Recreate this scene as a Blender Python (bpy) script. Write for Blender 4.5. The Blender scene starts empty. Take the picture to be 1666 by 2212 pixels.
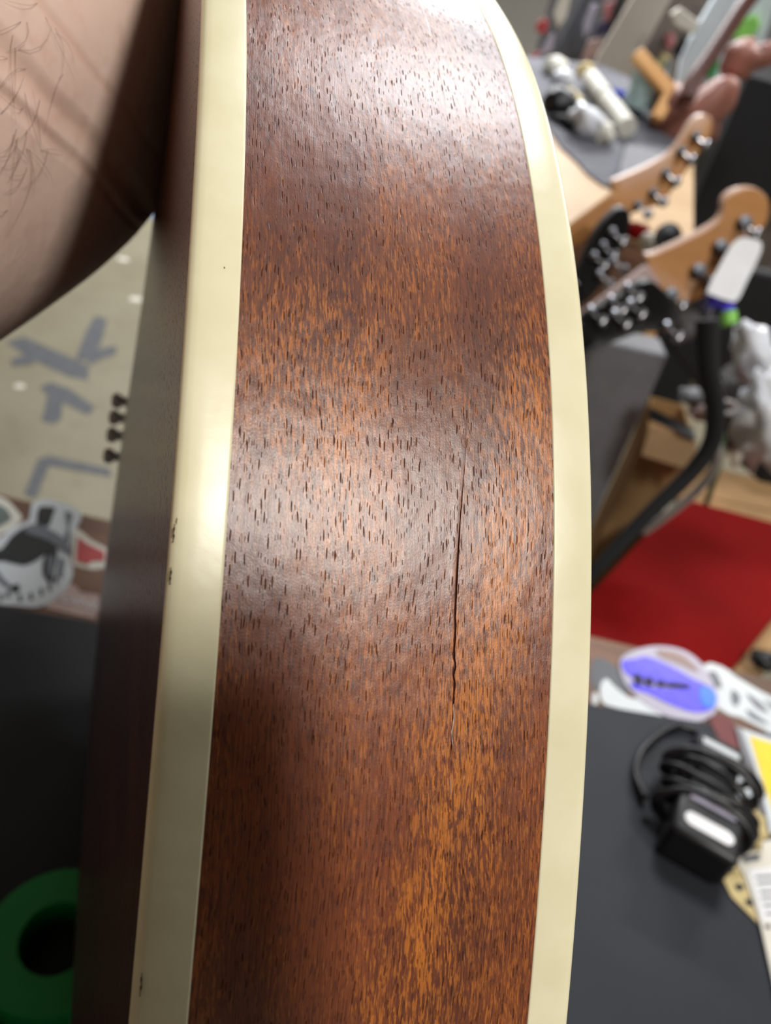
import bpy, bmesh, math, random
import numpy as np
from mathutils import Vector, Matrix, noise
from mathutils.bvhtree import BVHTree

random.seed(7)
S = bpy.context.scene
COL = S.collection
V3 = Vector

# ------------------------------------------------------------------ camera
FPX, IW, IH = 1600.0, 1666.0, 2212.0
H = 1.32                                   # lens height above the floor
PIT, ROL = math.radians(35.0), math.atan(0.24)
cF = V3((0, math.cos(PIT), -math.sin(PIT)))
cU0 = V3((0, math.sin(PIT), math.cos(PIT)))
cR = V3((1, 0, 0)) * math.cos(ROL) + cU0 * math.sin(ROL)
cU = V3((-1, 0, 0)) * math.sin(ROL) + cU0 * math.cos(ROL)
CAM = V3((0, 0, H))
cd = bpy.data.cameras.new('camera')
cam = bpy.data.objects.new('camera', cd)
COL.objects.link(cam)
cam.matrix_world = Matrix(((cR.x, cU.x, -cF.x, 0), (cR.y, cU.y, -cF.y, 0), (cR.z, cU.z, -cF.z, H), (0, 0, 0, 1)))
cd.sensor_fit = 'VERTICAL'
cd.sensor_height = 9.2
cd.lens = 9.2 * FPX / IH
cd.clip_start = 0.002
cd.clip_end = 60
cd.dof.use_dof = True
cd.dof.focus_distance = 0.104
cd.dof.aperture_fstop = cd.lens / 1.4      # entrance pupil of 1.4 mm
S.camera = cam

# ------------------------------------------------------------------ world, lamps, exposure
w = bpy.data.worlds.new('room_air')
S.world = w
w.use_nodes = True
w.node_tree.nodes['Background'].inputs[0].default_value = (0.9, 0.95, 1.0, 1)
w.node_tree.nodes['Background'].inputs[1].default_value = 0.3


def lamp(x, y, sx, sy, watts, rz=0.0, tint=(1.0, 0.985, 0.97)):
    l = bpy.data.lights.new('ceiling_or_fill_lamp', 'AREA')
    l.shape = 'RECTANGLE'
    l.size, l.size_y = sx, sy
    l.energy = watts
    l.color = tint
    o = bpy.data.objects.new('ceiling_or_fill_lamp', l)
    o.location = (x, y, 2.96)
    o.rotation_euler = (0, 0, rz)
    COL.objects.link(o)


lamp(1.25, -0.95, 0.22, 0.60, 76, 0.6, (1.0, 0.965, 0.90))      # tube over the photographer's right shoulder
lamp(0.45, 1.45, 0.55, 0.60, 34, 0.0, (0.93, 0.96, 1.0))            # panel above the guitar
lamp(0.02, 4.30, 1.20, 0.30, 140, 0.0, (0.95, 0.97, 1.0))            # tube down the room
lamp(2.20, 3.70, 1.20, 0.30, 90)  # unseen lamp added as fill, right of the room
lamp(-1.10, 4.90, 1.20, 0.30, 80)  # unseen lamp added to brighten the floor at left
lamp(2.40, 6.60, 1.20, 0.30, 70)  # unseen lamp added as fill, far end
S.view_settings.view_transform = 'Standard'
S.view_settings.look = 'None'
S.view_settings.gamma = 1.0
S.view_settings.use_curve_mapping = False
S.view_settings.exposure = -0.22


# ------------------------------------------------------------------ helpers
def ray(u, v):
    return cR * ((u - IW / 2) / FPX) + cU * ((IH / 2 - v) / FPX) + cF


def at(u, v, z=None, y=None, r=None):
    d = ray(u, v)
    if z is not None:
        k = (z - H) / d.z
    elif y is not None:
        k = y / d.y
    else:
        k = r
    return CAM + d * k


def srgb(r, g, b):
    f = lambda c: (c / 255 / 12.92) if c / 255 <= 0.04045 else ((c / 255 + 0.055) / 1.055) ** 2.4
    return (f(r), f(g), f(b), 1)


class NT:
    """short-hand for building a node material"""
    def __init__(s, name):
        s.m = bpy.data.materials.new(name)
        s.m.use_nodes = True
        s.t = s.m.node_tree
        s.b = s.t.nodes['Principled BSDF']

    def n(s, kind, **kw):
        x = s.t.nodes.new(kind)
        for k, v in kw.items():
            setattr(x, k, v)
        return x

    def set(s, sock, v):
        if hasattr(v, 'is_linked') or isinstance(v, bpy.types.NodeSocket):
            s.t.links.new(v, sock)
        else:
            sock.default_value = v

    def math(s, op, a, b=None, c=None, clamp=False):
        x = s.n('ShaderNodeMath', operation=op, use_clamp=clamp)
        s.set(x.inputs[0], a)
        if b is not None:
            s.set(x.inputs[1], b)
        if c is not None:
            s.set(x.inputs[2], c)
        return x.outputs[0]

    def step(s, v, lo, hi, a=0.0, b=1.0):
        x = s.n('ShaderNodeMapRange', interpolation_type='SMOOTHSTEP')
        s.set(x.inputs[0], v)
        for i, q in zip((1, 2, 3, 4), (lo, hi, a, b)):
            x.inputs[i].default_value = q
        return x.outputs[0]

    def noise(s, vec, scale=1.0, detail=2.0, rough=0.5):
        x = s.n('ShaderNodeTexNoise')
        s.t.links.new(vec, x.inputs['Vector'])
        x.inputs['Scale'].default_value = scale
        x.inputs['Detail'].default_value = detail
        x.inputs['Roughness'].default_value = rough
        return x.outputs[0]

    def mix(s, f, a, b, mode='MIX'):
        x = s.n('ShaderNodeMix', data_type='RGBA', blend_type=mode)
        s.set(x.inputs[0], f)
        s.set(x.inputs[6], a)
        s.set(x.inputs[7], b)
        return x.outputs[2]

    def xyz(s, x, y, z=0.0):
        c = s.n('ShaderNodeCombineXYZ')
        for i, q in enumerate((x, y, z)):
            s.set(c.inputs[i], q)
        return c.outputs[0]

    def bump(s, h, strength, dist, prev=None):
        x = s.n('ShaderNodeBump')
        x.inputs['Strength'].default_value = strength
        x.inputs['Distance'].default_value = dist
        s.t.links.new(h, x.inputs['Height'])
        if prev is not None:
            s.t.links.new(prev, x.inputs['Normal'])
        return x.outputs[0]

    def out(s, color=None, rough=None, normal=None, metal=None, spec=None):
        for k, v in (('Base Color', color), ('Roughness', rough), ('Normal', normal), ('Metallic', metal), ('Specular IOR Level', spec)):
            if v is not None:
                s.set(s.b.inputs[k], v)
        return s.m


def plain(name, rgb, rough=0.6, metal=0.0, var=0.12, scale=25.0, spec=0.5, bump=0.0):
    m = NT(name)
    tc = m.n('ShaderNodeTexCoord').outputs['Object']
    nz = m.noise(tc, scale, 4)
    c = srgb(*rgb)
    dark = (c[0] * (1 - var * 1.6), c[1] * (1 - var * 1.6), c[2] * (1 - var * 1.6), 1)
    lite = (min(1, c[0] * (1 + var)), min(1, c[1] * (1 + var)), min(1, c[2] * (1 + var)), 1)
    col = m.mix(m.step(nz, 0.3, 0.7), dark, lite)
    nrm = m.bump(nz, bump, 0.002) if bump else None
    return m.out(col, rough, nrm, metal, spec)


# ---- mesh building
class MB:
    def __init__(s):
        s.v, s.f, s.mi = [], [], []

    def add(s, vs, fs, mi=0):
        o = len(s.v)
        s.v += [tuple(x) for x in vs]
        s.f += [tuple(i + o for i in f) for f in fs]
        s.mi += [mi] * len(fs)
        return s

    def box(s, c, sz, rot=None, mi=0):
        x, y, z = (q / 2 for q in sz)
        vs = [V3((a * x, b * y, d * z)) for d in (-1, 1) for b in (-1, 1) for a in (-1, 1)]
        if rot is not None:
            vs = [rot @ q for q in vs]
        vs = [q + V3(c) for q in vs]
        return s.add(vs, [(0, 2, 3, 1), (4, 5, 7, 6), (0, 1, 5, 4), (2, 6, 7, 3), (0, 4, 6, 2), (1, 3, 7, 5)], mi)

    def prism(s, pts, ext, mi=0):
        """polygon (list of Vectors) extruded by the vector ext"""
        n = len(pts)
        e = V3(ext)
        pts = [V3(p) for p in pts]
        nn = V3((0, 0, 0))
        for i in range(n):
            nn += (pts[i] - pts[0]).cross(pts[(i + 1) % n] - pts[0])
        if nn.dot(e) < 0:
            pts = pts[::-1]
        vs = pts + [p + e for p in pts]
        fs = [tuple(range(n))[::-1], tuple(range(n, 2 * n))] + [(i, (i + 1) % n, n + (i + 1) % n, n + i) for i in range(n)]
        return s.add(vs, fs, mi)

    def tube(s, pts, r, seg=10, closed=False, mi=0, flat=1.0):
        pts = [V3(p) for p in pts]
        n = len(pts)
        rs = r if isinstance(r, (list, tuple)) else [r] * n
        vs, up = [], None
        for i, p in enumerate(pts):
            a = pts[(i - 1) % n] if (closed or i) else p
            b = pts[(i + 1) % n] if (closed or i < n - 1) else p
            t = (b - a).normalized()
            if up is None:
                up = t.orthogonal().normalized()
            up = (up - t * up.dot(t)).normalized()
            sd = t.cross(up)
            for k in range(seg):
                an = 2 * math.pi * k / seg
                vs.append(p + (up * math.cos(an) * flat + sd * math.sin(an)) * rs[i])
        fs = []
        for i in range(n if closed else n - 1):
            j = (i + 1) % n
            for k in range(seg):
                l = (k + 1) % seg
                fs.append((i * seg + k, i * seg + l, j * seg + l, j * seg + k))
        if not closed:
            fs += [tuple(range(seg))[::-1], tuple(range((n - 1) * seg, n * seg))]
        return s.add(vs, fs, mi)

    def lathe(s, prof, seg=24, M=None, mi=0):
        vs = []
        for r_, z_ in prof:
            for k in range(seg):
                a = 2 * math.pi * k / seg
                q = V3((r_ * math.cos(a), r_ * math.sin(a), z_))
                vs.append(M @ q if M is not None else q)
        n = len(prof)
        fs = [(i * seg + k, i * seg + (k + 1) % seg, (i + 1) * seg + (k + 1) % seg, (i + 1) * seg + k) for i in range(n - 1) for k in range(seg)]
        if prof[0][0] > 0:
            fs.append(tuple(range(seg))[::-1])
        if prof[-1][0] > 0:
            fs.append(tuple(range((n - 1) * seg, n * seg)))
        return s.add(vs, fs, mi)

    def lump(s, c, sz, seed=0, amp=0.35, freq=2.2, sub=3, rot=None):
        bm = bmesh.new()
        bmesh.ops.create_icosphere(bm, subdivisions=sub, radius=1)
        vs = []
        for q in bm.verts:
            k = 1 + amp * noise.noise(q.co * freq + V3((seed * 7.3, seed * 1.7, 0))) + amp * 0.4 * noise.noise(q.co * freq * 2.7 + V3((0, seed * 3.1, 5)))
            p = V3((q.co.x * sz[0], q.co.y * sz[1], q.co.z * sz[2])) * k
            if rot is not None:
                p = rot @ p
            vs.append(p + V3(c))
        fs = [tuple(x.index for x in f.verts) for f in bm.faces]
        bm.free()
        return s.add(vs, fs)

    def build(s, name, mats, parent=None, smooth=False, bev=0.0, seg=2, sub=0, angle=None):
        me = bpy.data.meshes.new(name)
        me.from_pydata(s.v, [], s.f)
        for m in (mats if isinstance(mats, (list, tuple)) else [mats]):
            me.materials.append(m)
        me.polygons.foreach_set('material_index', s.mi)
        bm = bmesh.new()
        bm.from_mesh(me)
        bmesh.ops.recalc_face_normals(bm, faces=bm.faces)
        bm.to_mesh(me)
        bm.free()
        o = bpy.data.objects.new(name, me)
        COL.objects.link(o)
        if smooth:
            me.polygons.foreach_set('use_smooth', [True] * len(me.polygons))
            if angle:
                me.set_sharp_from_angle(angle=angle)
        if bev:
            b = o.modifiers.new('bevel', 'BEVEL')
            b.width, b.segments, b.limit_method, b.angle_limit = bev, seg, 'ANGLE', 0.6
            me.polygons.foreach_set('use_smooth', [True] * len(me.polygons))
            me.set_sharp_from_angle(angle=0.9)
        if sub:
            q = o.modifiers.new('sub', 'SUBSURF')
            q.levels = q.render_levels = sub
        if parent is not None:
            o.parent = parent
            o.matrix_parent_inverse = parent.matrix_world.inverted()
        return o


def tag(o, label, cat, group=None):
    o['label'], o['category'] = label, cat
    if group:
        o['group'] = group
    return o


def thing(name, label, cat, loc, group=None):
    """an Empty at the foot of a thing; its parts are built in world space and keep their place"""
    o = bpy.data.objects.new(name, None)
    COL.objects.link(o)
    o.empty_display_size = 0.02
    o.location = loc
    o.matrix_world = Matrix.Translation(loc)
    return tag(o, label, cat, group)


def struct(o):
    o['kind'] = 'structure'
    return o


def text(name, s, m, parent, org, xdir, ydir, size, depth=0.0002, align='LEFT'):
    c = bpy.data.curves.new(name, 'FONT')
    c.body, c.size, c.extrude, c.align_x = s, size, depth, align
    c.materials.append(m)
    tmp_ = bpy.data.objects.new(name, c)
    COL.objects.link(tmp_)
    me_ = bpy.data.meshes.new_from_object(tmp_.evaluated_get(bpy.context.evaluated_depsgraph_get()))
    bpy.data.objects.remove(tmp_)
    o = bpy.data.objects.new(name, me_)
    COL.objects.link(o)
    xd = V3(xdir).normalized()
    zd = xd.cross(V3(ydir)).normalized()
    yd = zd.cross(xd)
    mw = Matrix(((xd.x, yd.x, zd.x, org[0]), (xd.y, yd.y, zd.y, org[1]), (xd.z, yd.z, zd.z, org[2]), (0, 0, 0, 1)))
    o.parent = parent
    o.matrix_parent_inverse = parent.matrix_world.inverted()
    o.matrix_basis = mw
    return o


UP = V3((0, 0, 1))


def flatpoly(pix, z, h):
    """an outline lying on height z with thickness h"""
    return MB().prism([at(u, v, z=z) for u, v in pix], (0, 0, h))


def standpoly(pix, y, dep):
    """an upright outline at distance y with depth dep"""
    return MB().prism([at(u, v, y=y) for u, v in pix], (0, dep, 0))


def smoothloop(pts, n=4):
    """Catmull-Rom through a closed list of 2-D points"""
    out, L = [], len(pts)
    for i in range(L):
        p0, p1, p2, p3 = (np.array(pts[(i + k) % L], float) for k in (-1, 0, 1, 2))
        for k in range(n):
            t = k / n
            out.append(tuple(0.5 * (2 * p1 + (p2 - p0) * t + (2 * p0 - 5 * p1 + 4 * p2 - p3) * t * t + (3 * p1 - p0 - 3 * p2 + p3) * t ** 3)))
    return out


def path(pts, n=8):
    pts = [V3(p) for p in pts]
    out, L = [], len(pts)
    for i in range(L - 1):
        p0, p1, p2, p3 = pts[max(i - 1, 0)], pts[i], pts[i + 1], pts[min(i + 2, L - 1)]
        for k in range(n):
            t = k / n
            out.append(0.5 * (2 * p1 + (p2 - p0) * t + (2 * p0 - 5 * p1 + 4 * p2 - p3) * t * t + (3 * p1 - p0 - 3 * p2 + p3) * t ** 3))
    return out + [pts[-1]]


# ------------------------------------------------------------------ materials
def wood_side(name, tint=1.0, figure=1.0, rough=0.36):
    """red-brown mahogany: orange flecks, fine fibres, open pores. UV in metres (U across, V along the grain)"""
    m = NT(name)
    uv = m.n('ShaderNodeUVMap').outputs[0]
    sp = m.n('ShaderNodeSeparateXYZ')
    m.t.links.new(uv, sp.inputs[0])
    U = m.math('MULTIPLY', sp.outputs[0], 1000.0)      # millimetres
    Vv = m.math('MULTIPLY', sp.outputs[1], 1000.0)
    wob = m.math('MULTIPLY_ADD', m.noise(m.xyz(m.math('MULTIPLY', U, 0.05), m.math('MULTIPLY', Vv, 0.03)), 1, 2), 3.0, U)
    wob = m.math('MULTIPLY_ADD', m.noise(m.xyz(m.math('MULTIPLY', U, 0.6), m.math('MULTIPLY', Vv, 0.25)), 1, 1), 0.35, wob)
    sl = m.math('MULTIPLY_ADD', Vv, 0.10, wob)
    sl2 = m.math('MULTIPLY_ADD', Vv, -0.05, wob)
    # broad colour drift
    drift = m.noise(m.xyz(m.math('MULTIPLY', wob, 0.06), m.math('MULTIPLY', Vv, 0.018), 3.0), 1, 3)
    zone = m.noise(m.xyz(m.math('MULTIPLY', sl, 0.075), m.math('MULTIPLY', Vv, 0.022), 11.3), 1, 2)
    # broad bands where the ribbon figure shows: two of them run along the grain
    band = m.math('ADD', m.step(m.math('ABSOLUTE', m.math('SUBTRACT', U, m.math('MULTIPLY_ADD', Vv, 0.147, 20.1))), 0.0, 12.0, 1, 0),
                  m.math('MULTIPLY', m.step(m.math('ABSOLUTE', m.math('SUBTRACT', U, 17.5)), 1.0, 11.0, 1, 0), m.step(m.math('ABSOLUTE', m.math('SUBTRACT', Vv, 188.0)), 8.0, 30.0, 0.9, 0.0)))
    band = m.math('MULTIPLY', band, m.step(Vv, 190, 225, 1, 0.0))
    zmask = m.math('MULTIPLY_ADD', m.step(zone, 0.38, 0.62), 0.42, m.math('MULTIPLY', band, 0.62), clamp=True)
    flk = m.noise(m.xyz(m.math('MULTIPLY', sl, 3.1), m.math('MULTIPLY', Vv, 0.42), 1.7), 1, 2, 0.55)
    flk2 = m.noise(m.xyz(m.math('MULTIPLY', sl2, 1.5), m.math('MULTIPLY', Vv, 0.6), 8.2), 1, 3, 0.6)
    fleck = m.math('MULTIPLY', m.step(m.math('MULTIPLY_ADD', zmask, 0.17, flk), 0.54, 0.63), m.step(m.math('MULTIPLY_ADD', zmask, 0.12, flk2), 0.42, 0.58, 0.25, 1.0))
    fleck = m.math('MULTIPLY', fleck, m.math('MULTIPLY_ADD', zmask, 0.85 * figure, 0.12 * figure), clamp=True)
    fib = m.noise(m.xyz(m.math('MULTIPLY', wob, 6.5), m.math('MULTIPLY', Vv, 0.11), 5.0), 1, 4, 0.65)
    fib2 = m.noise(m.xyz(m.math('MULTIPLY', wob, 2.2), m.math('MULTIPLY', Vv, 0.35), 15.0), 1, 4, 0.7)
    c = m.mix(m.step(drift, 0.3, 0.7), srgb(100, 52, 34), srgb(136, 71, 40))
    c = m.mix(m.math('MULTIPLY', m.step(zone, 0.35, 0.7), 0.35), c, srgb(160, 88, 40))
    c = m.mix(fleck, c, srgb(206, 122, 44))
    dk = m.math('MULTIPLY', m.step(fib, 0.44, 0.64), 0.72)
    c = m.mix(dk, c, srgb(74, 36, 28))
    c = m.mix(m.math('MULTIPLY', m.step(fib2, 0.50, 0.68), 0.72), c, srgb(62, 34, 32))
    # open pores: short dark dashes in a jittered lattice
    def pores(su, sv, rad, seed, keep):
        x = m.n('ShaderNodeTexVoronoi', voronoi_dimensions='2D', feature='F1')
        m.t.links.new(m.xyz(m.math('MULTIPLY_ADD', wob, su, seed), m.math('MULTIPLY_ADD', Vv, sv, seed)), x.inputs['Vector'])
        x.inputs['Scale'].default_value = 1.0
        x.inputs['Randomness'].default_value = 1.0
        s2 = m.n('ShaderNodeSeparateColor')
        m.t.links.new(x.outputs['Color'], s2.inputs[0])
        return m.math('MULTIPLY', m.step(x.outputs['Distance'], rad * 0.55, rad, 1, 0), m.step(s2.outputs[0], keep - 0.05, keep + 0.05, 1, 0))
    p1 = pores(1.75, 0.22, 0.17, 0.0, 0.42)
    p2 = pores(2.8, 0.42, 0.16, 31.0, 0.36)
    por = m.math('MAXIMUM', p1, m.math('MULTIPLY', p2, 0.8))
    c = m.mix(m.math('MULTIPLY', por, 0.36), c, srgb(44, 22, 20))
    if tint != 1.0:
        c = m.mix(1.0, c, (tint, tint, tint, 1), 'MULTIPLY')
    grit = m.noise(m.xyz(m.math('MULTIPLY', U, 5.0), m.math('MULTIPLY', Vv, 3.0), 2.0), 1, 3, 0.7)
    nrm = m.bump(fib, 0.20, 0.00012)
    nrm = m.bump(grit, 0.22, 0.00012, nrm)
    nrm = m.bump(m.math('MULTIPLY', por, -1.0), 0.9, 0.00022, nrm)
    soft = m.noise(m.xyz(m.math('MULTIPLY', U, 0.35), m.math('MULTIPLY', Vv, 0.2), 9.0), 1, 2)
    nrm = m.bump(soft, 0.25, 0.0006, nrm)
    rgh = m.math('MULTIPLY_ADD', grit, 0.16, rough - 0.08)
    rgh = m.math('MULTIPLY_ADD', por, 0.3, rgh)
    spc = m.math('MULTIPLY_ADD', por, -0.5, 0.6)
    m.set(m.b.inputs['Coat Weight'], m.math('MULTIPLY_ADD', por, -0.30, 0.32))
    m.b.inputs['Coat Roughness'].default_value = 0.23
    m.t.links.new(nrm, m.b.inputs['Coat Normal'])
    return m.out(c, rgh, nrm, 0.0, spc)


def cream_plastic():
    m = NT('cream_binding')
    uv = m.n('ShaderNodeUVMap').outputs[0]
    nz = m.noise(uv, 90.0, 3)
    sc = m.noise(uv, 2600.0, 2)
    c = m.mix(m.step(nz, 0.3, 0.7), srgb(236, 229, 196), srgb(229, 221, 185))
    nrm = m.bump(sc, 0.10, 0.00006)
    nrm = m.bump(nz, 0.2, 0.0008, nrm)
    m.b.inputs['Subsurface Weight'].default_value = 0.0
    return m.out(c, 0.33, nrm, 0.0, 0.5)


M_side = wood_side('mahogany_side')
M_face = wood_side('mahogany_face', tint=0.50, figure=0.25, rough=0.30)
M_cream = cream_plastic()
M_crack = plain('crack_fibre', (60, 26, 18), 0.9)
M_chip_glint = plain('bare_fibre_or_glint', (176, 150, 138), 0.6)  # pale chipped fibre, also the painted glint on the crack's lip
M_nick = plain('dirt_nick', (52, 40, 22), 0.8)
M_chrome = plain('chrome', (205, 205, 210), 0.12, 1.0, 0.05)
M_nickel = plain('dull_nickel', (150, 150, 155), 0.28, 1.0, 0.08)
M_black = plain('black_plastic', (18, 18, 21), 0.45)
M_blacksoft = plain('black_nylon', (24, 24, 28), 0.8, bump=0.4, scale=300)
M_blackgloss = plain('black_lacquer', (12, 12, 14), 0.12)
M_mat = None


def mat_rubber():
    m = NT('bench_mat_rubber')
    tc = m.n('ShaderNodeTexCoord').outputs['Object']
    nz = m.noise(tc, 14.0, 4)
    fine = m.noise(tc, 900.0, 2)
    c = m.mix(m.step(nz, 0.3, 0.75), srgb(24, 27, 34), srgb(32, 35, 43))
    return m.out(c, 0.62, m.bump(fine, 0.25, 0.0004), 0.0, 0.4)


def concrete():
    m = NT('sealed_concrete')
    tc = m.n('ShaderNodeTexCoord').outputs['Object']
    a = m.noise(tc, 1.6, 6)
    b = m.noise(tc, 14.0, 5)
    c = m.mix(m.step(a, 0.3, 0.7), srgb(134, 126, 106), srgb(148, 142, 122))
    c = m.mix(m.math('MULTIPLY', m.step(b, 0.5, 0.75), 0.35), c, srgb(118, 108, 90))
    return m.out(c, 0.45, m.bump(b, 0.1, 0.003), 0.0, 0.4)


def timber(name, c1, c2, axis=0, rough=0.5, scale=6.0):
    m = NT(name)
    tc = m.n('ShaderNodeTexCoord').outputs['Object']
    mp = m.n('ShaderNodeMapping')
    m.t.links.new(tc, mp.inputs[0])
    sc = [scale * 6] * 3
    sc[axis] = scale * 0.35
    mp.inputs['Scale'].default_value = sc
    a = m.noise(mp.outputs[0], 1.0, 4, 0.6)
    c = m.mix(m.step(a, 0.3, 0.7), srgb(*c1), srgb(*c2))
    return m.out(c, rough, m.bump(a, 0.15, 0.001), 0.0, 0.45)


def skin_mat(planes):
    m = NT('skin')
    tc = m.n('ShaderNodeTexCoord').outputs['Object']
    a = m.noise(tc, 22.0, 4)
    b = m.noise(tc, 160.0, 4)
    c = m.mix(m.step(a, 0.3, 0.7), srgb(234, 200, 184), srgb(242, 214, 196))
    c = m.mix(m.math('MULTIPLY', m.step(b, 0.5, 0.75), 0.30), c, srgb(212, 162, 146))
    nrm = m.bump(b, 0.25, 0.0008)
    geo = m.n('ShaderNodeNewGeometry').outputs['Position']
    wv = m.math('MULTIPLY_ADD', m.noise(geo, 30.0, 1), 0.006, -0.003)
    for (n, p, wd, dp) in planes:
        d = m.n('ShaderNodeVectorMath', operation='DOT_PRODUCT')
        m.t.links.new(geo, d.inputs[0])
        d.inputs[1].default_value = n
        dist = m.math('ABSOLUTE', m.math('ADD', m.math('SUBTRACT', d.outputs['Value'], V3(n).dot(p)), wv))
        g = m.step(dist, 0.0, wd, -1, 0)
        nrm = m.bump(g, 0.5, dp, nrm)
        c = m.mix(m.math('MULTIPLY', g, -0.30), c, srgb(206, 158, 134))
    m.b.inputs['Subsurface Weight'].default_value = 0.12
    m.b.inputs['Subsurface Radius'].default_value = (0.006, 0.002, 0.001)
    m.b.inputs['Subsurface Scale'].default_value = 0.5
    return m.out(c, 0.48, nrm, 0.0, 0.45)


def clear(name, rgb, alpha=0.35, rough=0.1):
    m = NT(name)
    m.b.inputs['Transmission Weight'].default_value = 1.0
    m.b.inputs['IOR'].default_value = 1.12
    return m.out(srgb(*rgb), rough)


M_mat = mat_rubber()
M_floor = concrete()
M_bench = timber('worn_bench_timber', (92, 66, 50), (128, 92, 70), 0, 0.55)
M_maple = timber('amber_maple', (150, 98, 44), (166, 112, 54), 0, 0.35, 3)
M_mapledge = timber('maple_edge', (186, 148, 124), (198, 164, 142), 0, 0.3, 3)
M_card = plain('cardboard', (166, 130, 88), 0.85, var=0.10, scale=8)
M_cardin = plain('cardboard_inner', (160, 124, 82), 0.9, var=0.10, scale=8)
M_tan = timber('pale_bench_top', (186, 152, 112), (196, 164, 124), 0, 0.5, 2)
M_greymat = plain('grey_mat', (92, 92, 100), 0.8)
M_white = plain('white_paper', (232, 232, 234), 0.7, var=0.03)
M_offwhite = plain('off_white', (214, 210, 198), 0.6, var=0.05)
M_bag = plain('white_plastic_bag', (222, 224, 230), 0.35, var=0.05, scale=12, bump=0.4)
M_vinyl = plain('white_vinyl', (206, 212, 216), 0.35, var=0.03)
M_red = plain('red_paint', (122, 14, 13), 0.9, var=0.06, scale=6, spec=0.1)
M_grey = plain('grey_fabric', (120, 120, 124), 0.75, var=0.06)
M_dgrey = plain('dark_grey_metal', (76, 80, 88), 0.4, var=0.06)
M_ink = plain('black_ink', (26, 27, 30), 0.5)
M_inkgrey = plain('grey_ink', (110, 114, 122), 0.5)
M_tape = plain('grey_duct_tape', (92, 94, 98), 0.6, var=0.10, scale=30)
M_bluetape = plain('pale_blue_tape', (150, 172, 214), 0.5)
M_green = plain('green_tape', (22, 150, 74), 0.4, var=0.05)
M_yellow = plain('yellow_card', (238, 206, 40), 0.45, var=0.04)
M_purple = plain('violet_foil', (96, 84, 250), 0.25, var=0.10, scale=120)
M_bluefoil = plain('blue_foil', (66, 130, 255), 0.25, var=0.05)
M_haze = plain('pale_lilac_vinyl', (176, 170, 190), 0.35, var=0.05)
M_redsticker = plain('red_vinyl', (176, 66, 66), 0.5, var=0.06)
M_pinktan = plain('faded_pink_print', (158, 132, 126), 0.5, var=0.05)
M_leather = plain('tan_leather', (150, 96, 82), 0.5, var=0.15, scale=9, bump=0.2)
M_leatherdark = plain('red_brown_leather', (84, 40, 29), 0.4, var=0.08)
M_manila = plain('manila_card', (204, 184, 132), 0.7, var=0.04)
M_blue = plain('blue_plastic', (22, 66, 214), 0.35)
M_glass = clear('jar_glass', (244, 250, 250), rough=0.04)
M_teal = plain('jar_water', (200, 216, 216), 0.35)
M_orange = timber('orange_pine', (226, 166, 98), (236, 182, 116), 0, 0.5, 3)
M_lime = plain('lime_green', (140, 210, 96), 0.5)
M_gcord = plain('green_cord', (78, 108, 78), 0.6)
M_greycord = plain('grey_cord', (156, 148, 146), 0.6)
M_wall = plain('painted_wall', (172, 168, 162), 0.9, var=0.03, scale=3)
M_ceil = plain('ceiling_board', (208, 207, 203), 0.95, var=0.02, scale=3)
M_beige = plain('beige_board', (186, 176, 164), 0.7, var=0.05, scale=5)
M_navy = plain('navy_cloth', (58, 54, 80), 0.9)
M_pink = plain('dusty_pink', (178, 112, 112), 0.8)
M_bluewhite = plain('blue_white_board', (214, 224, 232), 0.5, var=0.03)
M_stud = plain('bright_stud_metal', (226, 226, 230), 0.35, 0.35)
M_taupe = plain('taupe_panel', (122, 112, 104), 0.8)
M_hair = plain('arm_hair', (104, 76, 64), 0.6)
M_string = plain('string_steel', (170, 165, 150), 0.3, 1.0)

# ------------------------------------------------------------------ the room
struct(MB().box((0, 3, -0.05), (12, 14, 0.1)).build('floor', M_floor))
struct(MB().box((0, 3, 3.05), (12, 14, 0.1)).build('ceiling', M_ceil))
struct(MB().box((0, 9.95, 1.5), (12, 0.1, 3)).build('wall_back', M_wall))
struct(MB().box((0, -3.95, 1.5), (12, 0.1, 3)).build('wall_front', M_wall))
struct(MB().box((-5.95, 3, 1.5), (0.1, 14, 3)).build('wall_left', M_wall))
struct(MB().box((5.95, 3, 1.5), (0.1, 14, 3)).build('wall_right', M_wall))

# ------------------------------------------------------------------ workbench
BT = 0.897                                   # timber top; the rubber mat on it reaches 0.9
YB = 0.495                                   # far edge of the bench
t = thing('workbench', 'dark timber workbench under the rubber mat, edge covered in stickers', 'workbench', (0.0, 0.1, 0))
MB().box((0.0, 0.045, BT - 0.02), (2.2, 0.90, 0.04)).build('bench_top', M_bench, t, bev=0.003)
for sx in (-1, 1):
    for yy in (-0.33, 0.42):
        MB().box((sx * 1.02, yy, (BT - 0.04) / 2), (0.09, 0.09, BT - 0.04)).build('leg', M_bench, t)
MB().box((0.0, 0.42, 0.78), (1.95, 0.03, 0.1)).build('rail', M_bench, t)
mA, mB = at(0, 1308, z=0.9), at(1419, 1543, z=0.9)
mdir = (mB - mA).normalized()
mn = V3((mdir.y, -mdir.x, 0))
tag(MB().prism([mA - mdir * 0.45, mA + mdir * 0.86, mA + mdir * 0.86 + mn * 0.62, mA - mdir * 0.45 + mn * 0.62], (0, 0, -0.003)).build('bench_mat', M_mat, bev=0.001),
    'dark slate rubber mat covering most of the workbench', 'mat')

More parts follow.
